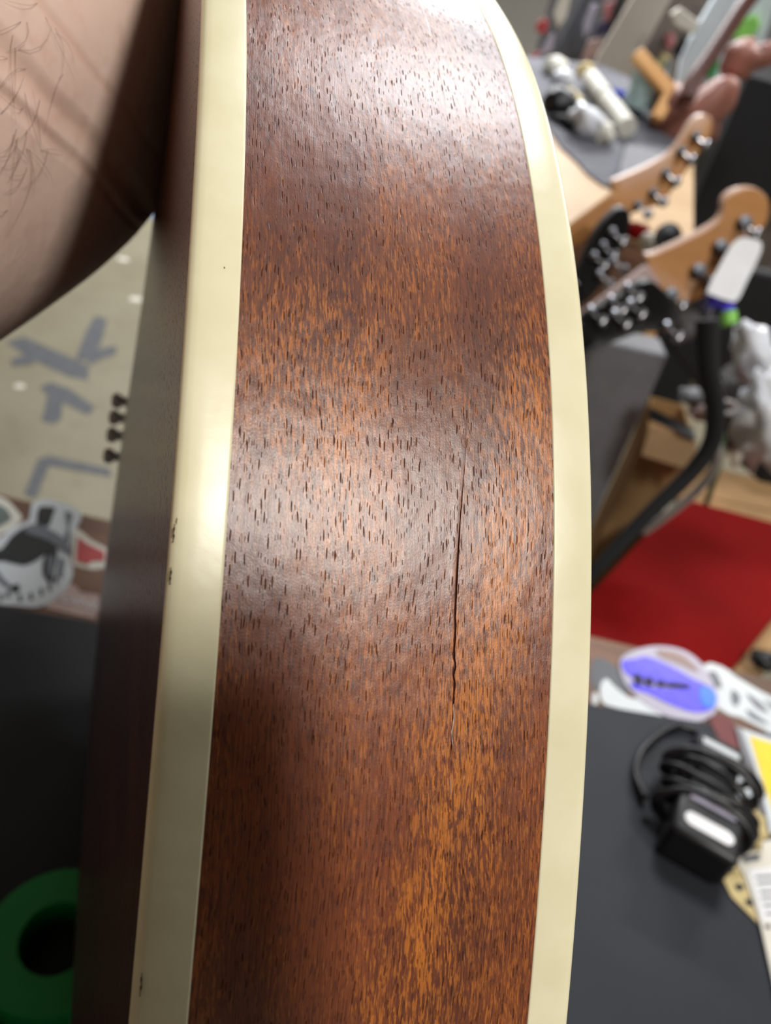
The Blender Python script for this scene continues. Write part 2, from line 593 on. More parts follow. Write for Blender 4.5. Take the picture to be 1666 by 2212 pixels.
# ------------------------------------------------------------------ the guitar on its side
GN = V3((0.92231922, 0.37427856, -0.09613958))          # across the body
GS = V3((-0.37602034, 0.92661141, 0.0)).normalized()     # along the body, away from the lens
GT = GN.cross(GS)                                        # up
D0, W, BL, BR = 0.0081764, 0.060, 0.0064246, 0.0071772
CT = -0.2
ctrl = [(0.0, -.2), (.0025, -.168), (.0125, -.135), (0.02943, -0.1068), (0.04552, -0.08508), (0.06267, -0.06417), (0.08139, -0.04466),
        (0.10197, -0.02714), (0.12449, -0.01222), (0.14883, -0.00047), (0.17463, 0.00755), (.205, .0135), (.24, .0155), (.28, .010), (.32, -.008),
        (.36, -.028), (.395, -.038), (.43, -.038), (.465, -.048), (.495, -.075), (.512, -.115), (.518, -.16), (.52, -.2)]
ctrl += [(s_, 2 * CT - t_) for s_, t_ in ctrl[-2:0:-1]]


def pspline(A, M):
    """periodic cubic spline, M points evenly spread"""
    A = np.array(A)
    n = len(A)
    d = np.linalg.norm(np.roll(A, -1, 0) - A, axis=1)
    T = np.r_[0, np.cumsum(d)]
    X, rhs = np.zeros((n, n)), np.zeros((n, 2))
    for i in range(n):
        h0, h1 = d[i - 1], d[i]
        X[i, i - 1] += h0
        X[i, i] += 2 * (h0 + h1)
        X[i, (i + 1) % n] += h1
        rhs[i] = 6 * ((A[(i + 1) % n] - A[i]) / h1 - (A[i] - A[i - 1]) / h0)
    m = np.linalg.solve(X, rhs)
    tt = np.linspace(0, T[-1], M, endpoint=False)
    i = np.searchsorted(T, tt, side='right') - 1
    h, a, b = d[i][:, None], (T[i + 1] - tt)[:, None], (tt - T[i])[:, None]
    mi, mj = m[i], m[(i + 1) % n]
    return mi * a ** 3 / (6 * h) + mj * b ** 3 / (6 * h) + (A[i] / h - mi * h / 6) * a + (A[(i + 1) % n] / h - mj * h / 6) * b


fine = pspline(ctrl, 8000)
seg_ = np.linalg.norm(np.roll(fine, -1, 0) - fine, axis=1)
arc_f = np.r_[0, np.cumsum(seg_)]
LEN = arc_f[-1]
# rim stations: dense where the photograph looks at it
st = np.concatenate([np.arange(0, 0.085, 0.004), np.arange(0.085, 0.30, 0.0006), np.arange(0.30, LEN - 0.003, 0.005)])
OS = np.interp(st, arc_f, np.r_[fine[:, 0], fine[0, 0]])
OT = np.interp(st, arc_f, np.r_[fine[:, 1], fine[0, 1]])
NST = len(st)
tx, ty = np.roll(OS, -1) - np.roll(OS, 1), np.roll(OT, -1) - np.roll(OT, 1)
ln = np.hypot(tx, ty)
INX, INY = ty / ln, -tx / ln                  # inward normal
def sm(x, a, b):
    q = min(1, max(0, (x - a) / (b - a)))
    return q * q * (3 - 2 * q)
XL = np.array([D0 + 0.013 * sm(s_, 0.22, 0.50) for s_ in OS])      # the body gets thinner towards the neck


def G(x, s_, t_):
    return CAM + GN * x + GS * s_ + GT * t_


gz = G(D0 + W / 2, 0.22, OT.min())
guitar = thing('hollow_body_guitar', 'red-brown mahogany guitar with wide cream edging standing on its side, long crack in its rim', 'guitar', gz)


def rim_mesh(name, mat, cols, parent, depth=None, close=False):
    """sweep a cross-section (x relative to the left face or right face, inward offset) around the outline with UVs in metres"""
    k = len(cols)
    vs, uvs = [], []
    for i in range(NST):
        for j, cf in enumerate(cols):
            x, r_ = cf(i)
            vs.append(G(x, OS[i] + INX[i] * r_, OT[i] + INY[i] * r_))
            uvs.append((x - D0, st[i]))
    fs = []
    for i in range(NST):
        i2 = (i + 1) % NST
        for j in range(k if close else k - 1):
            j2 = (j + 1) % k
            fs.append((i * k + j, i * k + j2, i2 * k + j2, i2 * k + j))
    me = bpy.data.meshes.new(name)
    me.from_pydata(vs, [], fs)
    me.materials.append(mat)
    ul = me.uv_layers.new(name='UVMap')
    dat = []
    for p in me.polygons:
        for vi in p.vertices:
            u_, v_ = uvs[vi]
            dat += [u_, v_]
    ul.data.foreach_set('uv', dat)
    me.polygons.foreach_set('use_smooth', [True] * len(me.polygons))
    o = bpy.data.objects.new(name, me)
    COL.objects.link(o)
    o.parent = parent
    o.matrix_parent_inverse = parent.matrix_world.inverted()
    return o


# the crack: (arc length, x from the left face)
crack = [(0.18772, 0.0388), (0.18277, 0.03865), (0.17706, 0.0384), (0.17097, 0.0379), (0.16603, 0.03765), (0.16146, 0.0375), (0.15652, 0.03745), (0.15499, 0.0376),
         (0.15119, 0.0375), (0.15005, 0.0379), (0.14891, 0.03755), (0.14777, 0.03785), (0.1451, 0.0378), (0.14358, 0.03795), (0.1413, 0.0378), (0.13902, 0.03795), (0.13483, 0.0381), (0.13217, 0.0383)]
ca = np.array(crack[::-1])
CX = np.interp(st, ca[:, 0], ca[:, 1])
inside = (st > 0.131) & (st < 0.190)
CW = np.interp(st, [0.131, 0.1345, 0.139, 0.1425, 0.147, 0.155, 0.162, 0.168, 0.178, 0.190], [0, .00002, .00004, .00011, .00017, .00018, .00017, .00010, .00003, 0])
CW = CW * inside * (1 + 0.35 * np.sin(st * 2100.0) * np.sin(st * 5300.0))
CD = np.where(CW > 0.000015, np.minimum(CW * 9, 0.0012), 0)
CLIP = np.interp(st, [0.131, 0.134, 0.145, 0.165, 0.178, 0.190], [0, .00005, .00003, .00009, .00004, 0]) * inside
def fixed(fr):
    return lambda i: (XL[i] + BL + (D0 + W - BR - XL[i] - BL) * fr, 0.0)
cols = [fixed(q) for q in (0, .1, .2, .3, .4, .5, .58, .63)]
cols += [lambda i: (D0 + CX[i] - 0.0009, 0.0), lambda i: (D0 + CX[i] - CW[i] - 0.00012, -CLIP[i]), lambda i: (D0 + CX[i] - CW[i], -CLIP[i] * 0.6), lambda i: (D0 + CX[i] - CW[i] * 0.4, CD[i]),
         lambda i: (D0 + CX[i] + CW[i] * 0.5, CD[i]), lambda i: (D0 + CX[i] + CW[i] + 0.00001, 0.0), lambda i: (D0 + CX[i] + 0.0009, 0.0)]
cols += [fixed(q) for q in (.78, .86, .93, 1.0)]
rim = rim_mesh('side_panel', M_side, cols, guitar)
rim.data.set_sharp_from_angle(angle=0.5)
crk = MB()
idx = np.where(inside & (CW > 0.00002))[0]
for a_, b_ in zip(idx[:-1], idx[1:]):
    q = []
    for i, sgn in ((a_, -0.75), (a_, 0.75), (b_, 0.75), (b_, -0.75)):
        r_ = 0.00025
        q.append(G(D0 + CX[i] + sgn * CW[i], OS[i] + INX[i] * r_, OT[i] + INY[i] * r_))
    crk.add(q, [(0, 1, 2, 3)])
for nm_, lo, hi, sh, wd in (('chip_or_lip_glint', 0.1395, 0.1455, 0.00010, 0.00011), ('chip_or_lip_glint', 0.1330, 0.1362, 0.0, 0.00005), ('chip_or_lip_glint', 0.1655, 0.1725, -0.00026, 0.00007)):  # two chipped patches, then a painted highlight on the raised left lip
    cp = MB()
    ii = [i for i in range(NST) if lo <= st[i] <= hi]
    for a_, b_ in zip(ii[:-1], ii[1:]):
        q = []
        for i, sgn in ((a_, -1), (a_, 1), (b_, 1), (b_, -1)):
            ww = wd * (0.35 + 0.65 * abs(math.sin(st[i] * 2900.0))) * math.sin(math.pi * (0.08 + 0.84 * (st[i] - lo) / (hi - lo)))
            r_ = -0.00011 if sh < 0 else -0.00004
            q.append(G(D0 + CX[i] + sh * (1 if sh < 0 else 0.5 + 0.5 * math.sin(st[i] * 1900.0)) + sgn * ww, OS[i] + INX[i] * r_, OT[i] + INY[i] * r_))
        cp.add(q, [(0, 1, 2, 3)])
    cp.build(nm_, M_chip_glint, guitar)
o = crk.build('crack', M_crack, guitar)
o['label'] = 'dark split running along the grain'

E_ = 0.00006
left = [lambda i: (XL[i] + BL, 0.0003), lambda i: (XL[i] + BL, -E_ * 0.3), lambda i: (XL[i] + BL - 0.0003, -E_), lambda i: (XL[i] + BL * 0.5, -E_ * 1.6), lambda i: (XL[i] + 0.0016, -E_),
        lambda i: (XL[i] + 0.0008, 0.0001), lambda i: (XL[i] + 0.0003, 0.0004), lambda i: (XL[i], 0.0011), lambda i: (XL[i] + 0.0001, 0.0026), lambda i: (XL[i] + 0.004, 0.0026)]
b1 = rim_mesh('binding', M_cream, left, guitar)
right = [lambda i: (D0 + W - BR, 0.0003), lambda i: (D0 + W - BR, -E_ * 0.3), lambda i: (D0 + W - BR + 0.0003, -E_), lambda i: (D0 + W - BR * .5, -E_ * 1.6), lambda i: (D0 + W - 0.0016, -E_),
         lambda i: (D0 + W - 0.0008, 0.0001), lambda i: (D0 + W - 0.0003, 0.0004), lambda i: (D0 + W, 0.0011), lambda i: (D0 + W - 0.0001, 0.0026), lambda i: (D0 + W - 0.004, 0.0026)]
b2 = rim_mesh('binding', M_cream, right, guitar)


def plate(name, side, mat):
    """domed top or back closing the body inside the binding"""
    lam = [0, .02, .06, .12, .2, .3, .42, .56, .7, .85, 1.0]
    pick = list(range(0, NST, 3))
    vs, uvs = [], []
    for l in lam:
        for i in pick:
            s0, t0 = OS[i] + INX[i] * 0.0024, OT[i] + INY[i] * 0.0024
            ss, tt = min(max(s0, 0.13), 0.44), CT
            s_, t_ = s0 + (ss - s0) * l, t0 + (tt - t0) * l
            if side < 0:
                x = D0 + 0.013 * sm(s_, 0.22, 0.50) + 0.0002
                x -= 0.0042 * sm(l, 0, 0.8) * (1 - sm(s_, 0.30, 0.50)) * sm(-t_, 0.05, 0.25)
            else:
                x = D0 + W - 0.0002 + 0.006 * sm(l, 0, 0.8)
            vs.append(G(x, s_, t_))
            uvs.append((t_, s_))
    k = len(pick)
    fs = [(a * k + i, a * k + (i + 1) % k, (a + 1) * k + (i + 1) % k, (a + 1) * k + i) for a in range(len(lam) - 1) for i in range(k)]
    me = bpy.data.meshes.new(name)
    me.from_pydata(vs, [], fs)
    me.materials.append(mat)
    ul = me.uv_layers.new(name='UVMap')
    dat = []
    for p in me.polygons:
        for vi in p.vertices:
            dat += list(uvs[vi])
    ul.data.foreach_set('uv', dat)
    me.polygons.foreach_set('use_smooth', [True] * len(me.polygons))
    o = bpy.data.objects.new(name, me)
    COL.objects.link(o)
    o.parent = guitar
    o.matrix_parent_inverse = guitar.matrix_world.inverted()
    return o


plate('top_plate', -1, M_face)
plate('back_plate', 1, M_side)
# dark nicks in the cream edging
for (a_, x_), ln_, wd in zip([(0.16500, 0.0004), (0.16000, 0.0004), (0.11400, 0.00085), (0.19952, 0.0043), (0.1665, 0.0006)], (0.0022, 0.0020, 0.0026, 0.0003, 0.0008), (0.00013, 0.00015, 0.00014, 0.00012, 0.00007)):
    nk = MB()
    pts = []
    for q in np.linspace(-0.5, 0.5, 9):
        aa = a_ + q * ln_
        s_, t_ = np.interp(aa, st, OS), np.interp(aa, st, OT)
        ii = int(np.argmin(abs(st - aa)))
        rr = -E_ * 1.2 + (0.00028 if x_ < 0.0009 else 0.0) * max(0, 1 - x_ / 0.0011)
        pts.append(G(D0 + x_ + 0.00003 * math.sin(q * 9 + a_ * 900), s_ + INX[ii] * rr, t_ + INY[ii] * rr))
    nk.tube(pts, [wd * (0.35 + 0.65 * math.sin(math.pi * min(1, max(0, (i + .4) / 8.8)))) * (0.6 + 0.4 * math.cos(i * 2.2)) for i in range(9)], 6)
    nk.build('nick', M_nick, guitar)
# neck, head, chrome studs on the face
def nbox(name, mat, x0, x1, s0, s1, half, bev):
    """neck pieces lean a little away from the back of the body"""
    k = lambda s_: 0.055 * (s_ - 0.5)
    pts = [G(x0 + k(s0), s0, CT - half), G(x0 + k(s1), s1, CT - half), G(x0 + k(s1), s1, CT + half), G(x0 + k(s0), s0, CT + half)]
    return MB().prism(pts, GN * (x1 - x0)).build(name, mat, guitar, bev=bev)


nbox('neck', M_side, 0.044, 0.066, 0.50, 1.02, 0.025, 0.007)
nbox('fingerboard', M_blackgloss, 0.0662, 0.072, 0.44, 1.02, 0.026, 0.001)
nbox('headstock', M_blackgloss, 0.050, 0.066, 1.0205, 1.19, 0.04, 0.004)
for k in range(3):
    for sg in (-1, 1):
        MB().lathe([(0.004, 0), (0.004, 0.012), (0.009, 0.013), (0.009, 0.022), (0.0, 0.023)], 12,
                   Matrix.Translation(G(0.058 + 0.055 * 0.6, 1.05 + k * 0.045, CT + sg * 0.041)) @ (GT * sg).to_track_quat('Z', 'Y').to_matrix().to_4x4()).build('tuner', M_chrome, guitar, smooth=True, angle=0.6)
for (u_, v_) in ((258, 866), (252, 902), (247, 940), (240, 985)):
    d_ = ray(u_, v_)
    k_ = 0.0052 / (d_.dot(GN)) if abs(d_.dot(GN)) > 1e-6 else 0.3
    k_ = min(max(k_, 0.24), 0.34)
    pc = CAM + d_ * k_
    MB().lathe([(0.0022, -0.008), (0.0022, 0), (0.0034, 0.0006), (0.0036, 0.003), (0.0024, 0.0042), (0.0, 0.0046)], 14,
               Matrix.Translation(pc + GN * 0.001) @ (-GN).to_track_quat('Z', 'Y').to_matrix().to_4x4()).build('stud', M_stud, guitar, smooth=True, angle=0.6)

# ------------------------------------------------------------------ the phone that takes the picture (lens at the camera)
t = thing('smartphone', 'black smartphone held up to the guitar, shading the lower left of its rim', 'phone', CAM - cF * 0.006 - cU * 0.13)
pc = CAM + cR * 0.026 - cU * 0.062 - cF * 0.0062
mb = MB()
out_ = []
for sx, sy in ((1, 1), (-1, 1), (-1, -1), (1, -1)):
    for k in range(6):
        a_ = math.atan2(sy, sx) - math.pi / 4 + k * math.pi / 10
        out_.append(pc + cR * (sx * 0.030 + 0.009 * math.cos(a_)) + cU * (sy * 0.068 + 0.009 * math.sin(a_)) - cF * 0.004)
mb.prism(out_, cF * 0.008)
mb.build('body', M_blackgloss, t, bev=0.0012)
MB().prism([p + cF * 0.0005 for p in [pc + cR * a_ + cU * b_ + cF * 0.0038 for a_, b_ in ((-.034, .064), (.034, .064), (.034, .046), (-.034, .046))]], cF * 0.0006).build('camera_bar', M_black, t)

# ------------------------------------------------------------------ the person's arm hugging the guitar
def arm_point(u, v, depth):
    return at(u, v, r=depth)


ELB = arm_point(-55, 418, 0.158)
SH = arm_point(-1500, 700, 0.10) + V3((-0.14, -0.16, 0.04))
UPM = ELB.lerp(SH, 0.42)
HND = G(-0.016, 0.345, -0.045)
FM1 = ELB.lerp(HND, 0.30) + GT * 0.004 - GN * 0.012
FM2 = ELB.lerp(HND, 0.62) + GT * 0.014 - GN * 0.016
WR = ELB.lerp(HND, 0.86) + GT * 0.004 - GN * 0.010
sk_v, sk_e, sk_r = [], [], []


def node(p, r_, prev=None):
    sk_v.append(tuple(p))
    sk_r.append(r_)
    if prev is not None:
        sk_e.append((prev, len(sk_v) - 1))
    return len(sk_v) - 1


n0 = node(ELB, (0.0405, 0.0405))
n2 = node(ELB.lerp(SH, 0.5), (0.045, 0.045), n0)
n3 = node(SH, (0.052, 0.052), n2)
f2 = node(FM2, (0.030, 0.030), n0)
f3 = node(WR, (0.022, 0.026), f2)
pm = node(HND, (0.014, 0.030), f3)
fd = (GS * 0.62 + GT * 0.78).normalized()          # the way the fingers point
sp = (GS * 0.78 - GT * 0.62).normalized()          # across the knuckles
rimt = lambda s_: float(np.interp(s_, OS[(OT > CT)][np.argsort(OS[OT > CT])], OT[OT > CT][np.argsort(OS[OT > CT])]))
for k, (off, L_) in enumerate(((-0.027, 0.060), (-0.009, 0.070), (0.009, 0.066), (0.027, 0.052))):
    kn = HND + fd * 0.040 + sp * off - GN * 0.002
    q0 = node(HND + fd * 0.018 + sp * off * 0.8, (0.0095, 0.0095), pm)
    q1 = node(kn, (0.0085, 0.0085), q0)
    s0 = (kn - CAM).dot(GS) + 0.006
    top = rimt(s0) + 0.0105
    q2 = node(G(D0 + 0.010, s0, top + 0.003), (0.0078, 0.0078), q1)
    q3 = node(G(D0 + 0.010 + L_ * 0.40, s0 + 0.004, top), (0.0072, 0.0072), q2)
    q4 = node(G(D0 + 0.010 + L_ * 0.68, s0 + 0.006, top - 0.002), (0.0062, 0.0062), q3)
tb_ = node(HND - sp * 0.020 + fd * 0.004 - GN * 0.004, (0.0105, 0.0105), pm)
tb2 = node(HND + fd * 0.020 + sp * 0.050 - GN * 0.006 - GT * 0.006, (0.0088, 0.0088), node(HND + sp * 0.030 - GT * 0.006 - GN * 0.004, (0.0105, 0.0105), pm))
tb3 = node(HND + fd * 0.030 + sp * 0.068 - GN * 0.004 - GT * 0.004, (0.0078, 0.0078), tb2)
me = bpy.data.meshes.new('arm')
me.from_pydata(sk_v, sk_e, [])
tmp = bpy.data.objects.new('arm_skeleton', me)
COL.objects.link(tmp)
md = tmp.modifiers.new('skin', 'SKIN')
md.use_smooth_shade = True
for i, d_ in enumerate(me.skin_vertices[0].data):
    d_.radius = tuple(q * 1.72 for q in sk_r[i]) if i < 5 else tuple(q * 1.15 for q in sk_r[i])
    d_.use_root = (i == 0)
sb = tmp.modifiers.new('sub', 'SUBSURF')
sb.levels = sb.render_levels = 4
dg = bpy.context.evaluated_depsgraph_get()
bake = bpy.data.meshes.new_from_object(tmp.evaluated_get(dg))
bpy.data.objects.remove(tmp)
person = thing('person', "person's bare bent left arm with dark hairs hugging the guitar, elbow crease facing out", 'person', (SH.x, SH.y, SH.z - 0.05))
# folds of the elbow crook: planes across the arm
axis = ((FM1 - ELB).normalized() - (UPM - ELB).normalized()).normalized()
A1, A2 = arm_point(0, 107, 0.118), arm_point(262, 385, 0.122)
fold_dir = (A2 - A1).normalized()
view = (A1 - CAM).normalized()
fn = fold_dir.cross(view).normalized()
M_skin = skin_mat([(tuple(fn), A1, 0.0040, 0.0016), (tuple(fn), A1 - fn * 0.0052, 0.0022, 0.0008), (tuple(fn), A1 + fn * 0.011, 0.0016, 0.0003)])
bake.name = 'arm'
bake.materials.clear()
bake.materials.append(M_skin)
bake.polygons.foreach_set('use_smooth', [True] * len(bake.polygons))
arm = bpy.data.objects.new('arm', bake)
COL.objects.link(arm)
arm.parent = person
arm.matrix_parent_inverse = person.matrix_world.inverted()
bv = BVHTree.FromPolygons([v_.co for v_ in bake.vertices], [tuple(p.vertices) for p in bake.polygons])
hair = MB()
for k in range(34):
    if k < 22:
        u_, v_ = random.gauss(38, 34), random.gauss(290, 60)
    else:
        u_, v_ = random.gauss(60, 60), random.gauss(80, 45)
    hit = bv.ray_cast(CAM, ray(u_, v_).normalized())
    if hit[0] is None:
        continue
    p, nn = hit[0], hit[1]
    if nn.dot(ray(u_, v_)) > 0:
        nn = -nn
    d_ = (V3((random.uniform(-1, 1), random.uniform(-1, 1), random.uniform(-1, 1))) * 0.8 + cR * 0.5 - cU * 0.7)
    d_ = (d_ - nn * d_.dot(nn)).normalized()
    sd = nn.cross(d_) * random.uniform(-1, 1)
    L_ = random.uniform(0.005, 0.012)
    hair.tube([p + d_ * L_ * q + sd * L_ * q * q * 0.9 + nn * (0.0008 * math.sin(q * 3) + 0.0001) for q in (0, .25, .5, .75, 1)], [0.000032, 0.00003, 0.000027, 0.000022, 0.00001], 4)
ho = hair.build('arm_hair', M_hair, person)
ho['kind'] = 'stuff'

# ------------------------------------------------------------------ things on the workbench, right of the guitar
ZM, ZT = 0.9, BT                                # heights of the mat and of the bare timber


def sheet(name, pix, z, mat, label=None, cat=None, parent=None, h=0.0004, group=None, loop=0):
    """a flat printed thing or a print on it"""
    if loop:
        pix = smoothloop(pix, loop)
    o = flatpoly(pix, z, h).build(name, mat, parent)
    if label:
        tag(o, label, cat, group)
    return o


def sheet_thing(name, pix, z, mat, label, cat, base='backing', h=0.0004, loop=0):
    c = sum((at(u, v, z=z) for u, v in pix), V3()) / len(pix)
    t = thing(name, label, cat, c)
    sheet(base, pix, z, mat, parent=t, h=h, loop=loop)
    return t


t = sheet_thing('sticker', [(1283, 1424), (1322, 1434), (1346, 1470), (1352, 1502), (1282, 1486)], ZT, M_dgrey, 'dark grey sticker with white brush script beside the violet foil sticker', 'sticker', loop=3)
sheet('script', [(1300, 1474), (1312, 1467), (1330, 1485), (1362, 1508), (1402, 1511), (1431, 1540), (1418, 1549), (1372, 1538), (1330, 1529), (1303, 1519), (1296, 1496)], ZT + .0005, M_vinyl, parent=t, loop=3)
sheet('script', [(1282, 1498), (1291, 1500), (1290, 1521), (1281, 1519)], ZT + .0005, M_vinyl, parent=t, loop=3)

t = sheet_thing('sticker', [(1341, 1424), (1380, 1402), (1430, 1396), (1482, 1408), (1521, 1441), (1550, 1500), (1545, 1540), (1510, 1559), (1470, 1558), (1420, 1537), (1376, 1506), (1346, 1468)], ZT + .001, M_haze,
                'violet and blue foil oval sticker with a dark band of lettering', 'sticker', loop=4)
sheet('foil', [(1343, 1430), (1372, 1424), (1398, 1419), (1450, 1440), (1496, 1466), (1525, 1484), (1440, 1480), (1362, 1462)], ZT + .0016, M_purple, parent=t, loop=3)
sheet('foil', [(1362, 1474), (1400, 1484), (1460, 1489), (1530, 1482), (1546, 1510), (1538, 1532), (1500, 1538), (1450, 1522), (1400, 1498), (1372, 1490)], ZT + .0016, M_purple, parent=t, loop=3)
sheet('foil_end', [(1512, 1486), (1538, 1488), (1548, 1510), (1538, 1530), (1516, 1520)], ZT + .0021, M_bluefoil, parent=t, loop=3)
for q in ([(1371, 1455), (1386, 1460), (1388, 1478), (1374, 1477)], [(1394, 1464), (1410, 1466), (1412, 1480), (1396, 1480)], [(1420, 1470), (1436, 1472), (1437, 1483), (1421, 1482)], [(1444, 1474), (1488, 1479), (1490, 1486), (1445, 1484)]):
    sheet('lettering', q, ZT + .0026, M_navy, parent=t, loop=2)
sheet('swirl', [(1420, 1404), (1470, 1412), (1500, 1436), (1508, 1452), (1470, 1434), (1430, 1420)], ZT + .0016, M_pinktan, parent=t, loop=3)

t = sheet_thing('sticker', [(1518, 1438), (1560, 1440), (1590, 1462), (1640, 1492), (1710, 1536), (1710, 1612), (1650, 1576), (1600, 1550), (1552, 1530)], ZT, M_vinyl, 'white sticker with big grey outlined letters right of the violet oval', 'sticker', loop=2)
for q in ([(1582, 1490), (1600, 1506), (1592, 1526), (1580, 1514)], [(1612, 1498), (1640, 1516), (1660, 1540), (1634, 1528)], [(1614, 1532), (1640, 1548), (1660, 1566), (1622, 1550)], [(1526, 1456), (1546, 1452), (1560, 1486), (1540, 1480)], [(1650, 1512), (1690, 1532), (1690, 1546)]):
    sheet('letter', q, ZT + .0005, M_inkgrey, parent=t, loop=2)
sheet('sticker', [(1532, 1549), (1566, 1546), (1585, 1562), (1590, 1592), (1600, 1632), (1568, 1630), (1550, 1590)], ZM + .0002, plain('maroon_vinyl', (112, 52, 52), 0.6), 'maroon wedge shaped sticker on the mat above the coiled cable', 'sticker', loop=2)
t = sheet_thing('card', [(1588, 1570), (1720, 1612), (1730, 1800), (1664, 1800), (1628, 1690)], ZM + .0004, M_vinyl, 'bright yellow card with white border on the mat edge', 'card')
sheet('yellow_print', [(1620, 1590), (1720, 1622), (1725, 1780), (1676, 1768), (1646, 1680)], ZM + .0009, M_yellow, parent=t)
sheet('metal_ruler', [(1588, 1572), (1602, 1578), (1640, 1690), (1662, 1790), (1648, 1796), (1622, 1700)], ZM + .001, M_nickel, 'thin steel ruler lying along the yellow card', 'ruler', h=0.001)
t = sheet_thing('sticker', [(1578, 1678), (1600, 1672), (1618, 1684), (1626, 1712), (1624, 1738), (1608, 1742), (1596, 1724)], ZM + .0002, M_vinyl, 'small white sticker between the coiled cable and the yellow card', 'sticker', loop=3)
sheet('print', [(1596, 1692), (1608, 1700), (1612, 1716), (1600, 1710)], ZM + .0007, M_inkgrey, parent=t)
tag(MB().lump(at(1618, 1782, z=ZM + .008), (0.010, 0.016, 0.009), 3, 0.5).build('tape_ball', M_manila, smooth=True), 'crumpled ball of masking tape above the printed paper', 'tape')
t = sheet_thing('manila_tag', [(1580, 1824), (1562, 1848), (1556, 1890), (1580, 1938), (1640, 1998), (1668, 2006), (1668, 1880), (1610, 1826)], ZM + .0004, M_manila, 'manila tag with three black marks under the printed paper', 'tag', h=0.0008)
for u_, v_ in ((1574, 1880), (1597, 1917), (1619, 1950)):
    sheet('mark', [(u_ - 10, v_ - 4), (u_, v_ - 8), (u_ + 10, v_ - 3), (u_ + 9, v_ + 5), (u_ - 2, v_ + 7)], ZM + .0014, M_ink, parent=t, loop=2)
t = sheet_thing('paper', [(1572, 1830), (1720, 1806), (1740, 2260), (1700, 2260), (1668, 2112), (1641, 1990), (1608, 1890)], ZM + .002, M_offwhite, 'off white printed paper sheet at the right end of the mat', 'paper')
sheet('printed_panel', [(1616, 1878), (1722, 1868), (1730, 1992), (1646, 1990), (1630, 1930)], ZM + .0025, M_white, parent=t)
for k, (a_, b_) in enumerate(((1632, 1892), (1636, 1906), (1642, 1924), (1645, 1938), (1650, 1954), (1654, 1972))):
    sheet('text_line', [(a_, b_), (1720, b_ - 6), (1720, b_ - 1), (a_ + 1, b_ + 5)], ZM + .003, M_inkgrey, parent=t, h=0.0001)
sheet('text_line', [(1604, 1850), (1640, 1844), (1644, 1858), (1606, 1864)], ZM + .0025, M_inkgrey, parent=t, h=0.0001)
sheet('text_line', [(1652, 1998), (1664, 1998), (1666, 2006), (1654, 2006)], ZM + .0025, M_ink, parent=t, h=0.0001)

# power adapter with its cable wound round it
c0, c1 = at(1482, 1868, z=ZM), at(1528, 1650, z=ZM)
bx = (c1 - c0).normalized()
ax = V3((bx.y, -bx.x, 0))
t = thing('power_adapter', 'black power adapter with its cable wound round it and a white label on the mat', 'adapter', c0.lerp(c1, .5))
RA = Matrix((ax, bx, UP)).transposed()
MB().box(c0 + bx * 0.012 + UP * 0.0165, (0.043, 0.036, 0.030), RA).build('body', M_black, t, bev=0.004)
MB().box(c0.lerp(c1, .62) + UP * 0.014, (0.030, 0.056, 0.024), RA).build('body_core', M_black, t, bev=0.003)
MB().box(c1 - bx * 0.004 + UP * 0.0125, (0.034, 0.022, 0.022), RA).build('plug', M_black, t, bev=0.005)
lb = []
pc_ = c0 + bx * 0.008 + UP * 0.0316
for k in range(24):
    a_ = 2 * math.pi * k / 24
    lb.append(pc_ + ax * (0.0105 * (1 if math.cos(a_) > 0 else -1) + 0.0052 * math.cos(a_)) + bx * 0.0052 * math.sin(a_))
MB().prism(lb, UP * 0.0006).build('label', M_white, t)
MB().prism([c1 - bx * 0.006 + UP * 0.0236 + ax * a_ + bx * b_ for a_, b_ in ((-.012, -.003), (.014, -.003), (.013, .004), (-.013, .004))], UP * 0.0006).build('label', M_vinyl, t)  # white patch painting the highlight on top of the plug
MB().prism([c0 + bx * 0.0255 + UP * 0.0316 + ax * a_ + bx * b_ for a_, b_ in ((-.015, -.0015), (.015, -.0015), (.014, .0025), (-.014, .0025))], UP * 0.0006).build('label', M_haze, t)
for k in range(9):
    rnd = random.Random(k)
    ctr = c0.lerp(c1, 0.24 + 0.068 * k) + UP * (0.0180 + rnd.uniform(-.002, .002))
    pts = []
    for q in range(28):
        a_ = 2 * math.pi * q / 28
        sk = rnd.uniform(-1, 1) * 0.0006
        pts.append(ctr + ax * (0.029 + 0.004 * rnd.random() * 0.3 + 0.004 * math.sin(k * 2.1)) * math.cos(a_) + UP * 0.015 * math.sin(a_) + bx * (0.010 * math.sin(a_ * 1 + k) * 0.7 + sk))
    MB().tube(pts, 0.0026, 8, closed=True).build('cable', plain('cable_rubber', (26, 26, 29), 0.35) if k == 0 else bpy.data.materials['cable_rubber'], t, smooth=True)
MB().tube(path([c1 + UP * .004 + bx * .006, c1 + bx * 0.022 - ax * .008 + UP * .003, c1 + bx * 0.018 - ax * 0.028 + UP * .003, c0.lerp(c1, .8) - ax * 0.045 + UP * .003, c0.lerp(c1, .5) - ax * .046 + UP * .003, c0.lerp(c1, .3) - ax * .036 + UP * .006]), 0.0026, 8).build('cable', bpy.data.materials['cable_rubber'], t, smooth=True)

# roll of green tape, left of the guitar
pc_ = at(128, 2066, z=ZM)
tag(MB().lathe([(0.0172, 0.0), (0.034, 0.0), (0.0345, 0.0008), (0.0345, 0.0192), (0.034, 0.02), (0.0172, 0.02), (0.0168, 0.0192), (0.0168, 0.0008), (0.0172, 0.0)], 48, Matrix.Translation(pc_)).build('tape_roll', M_green, smooth=True, angle=0.7),
    'green roll of tape lying on the dark mat left of the guitar', 'tape')

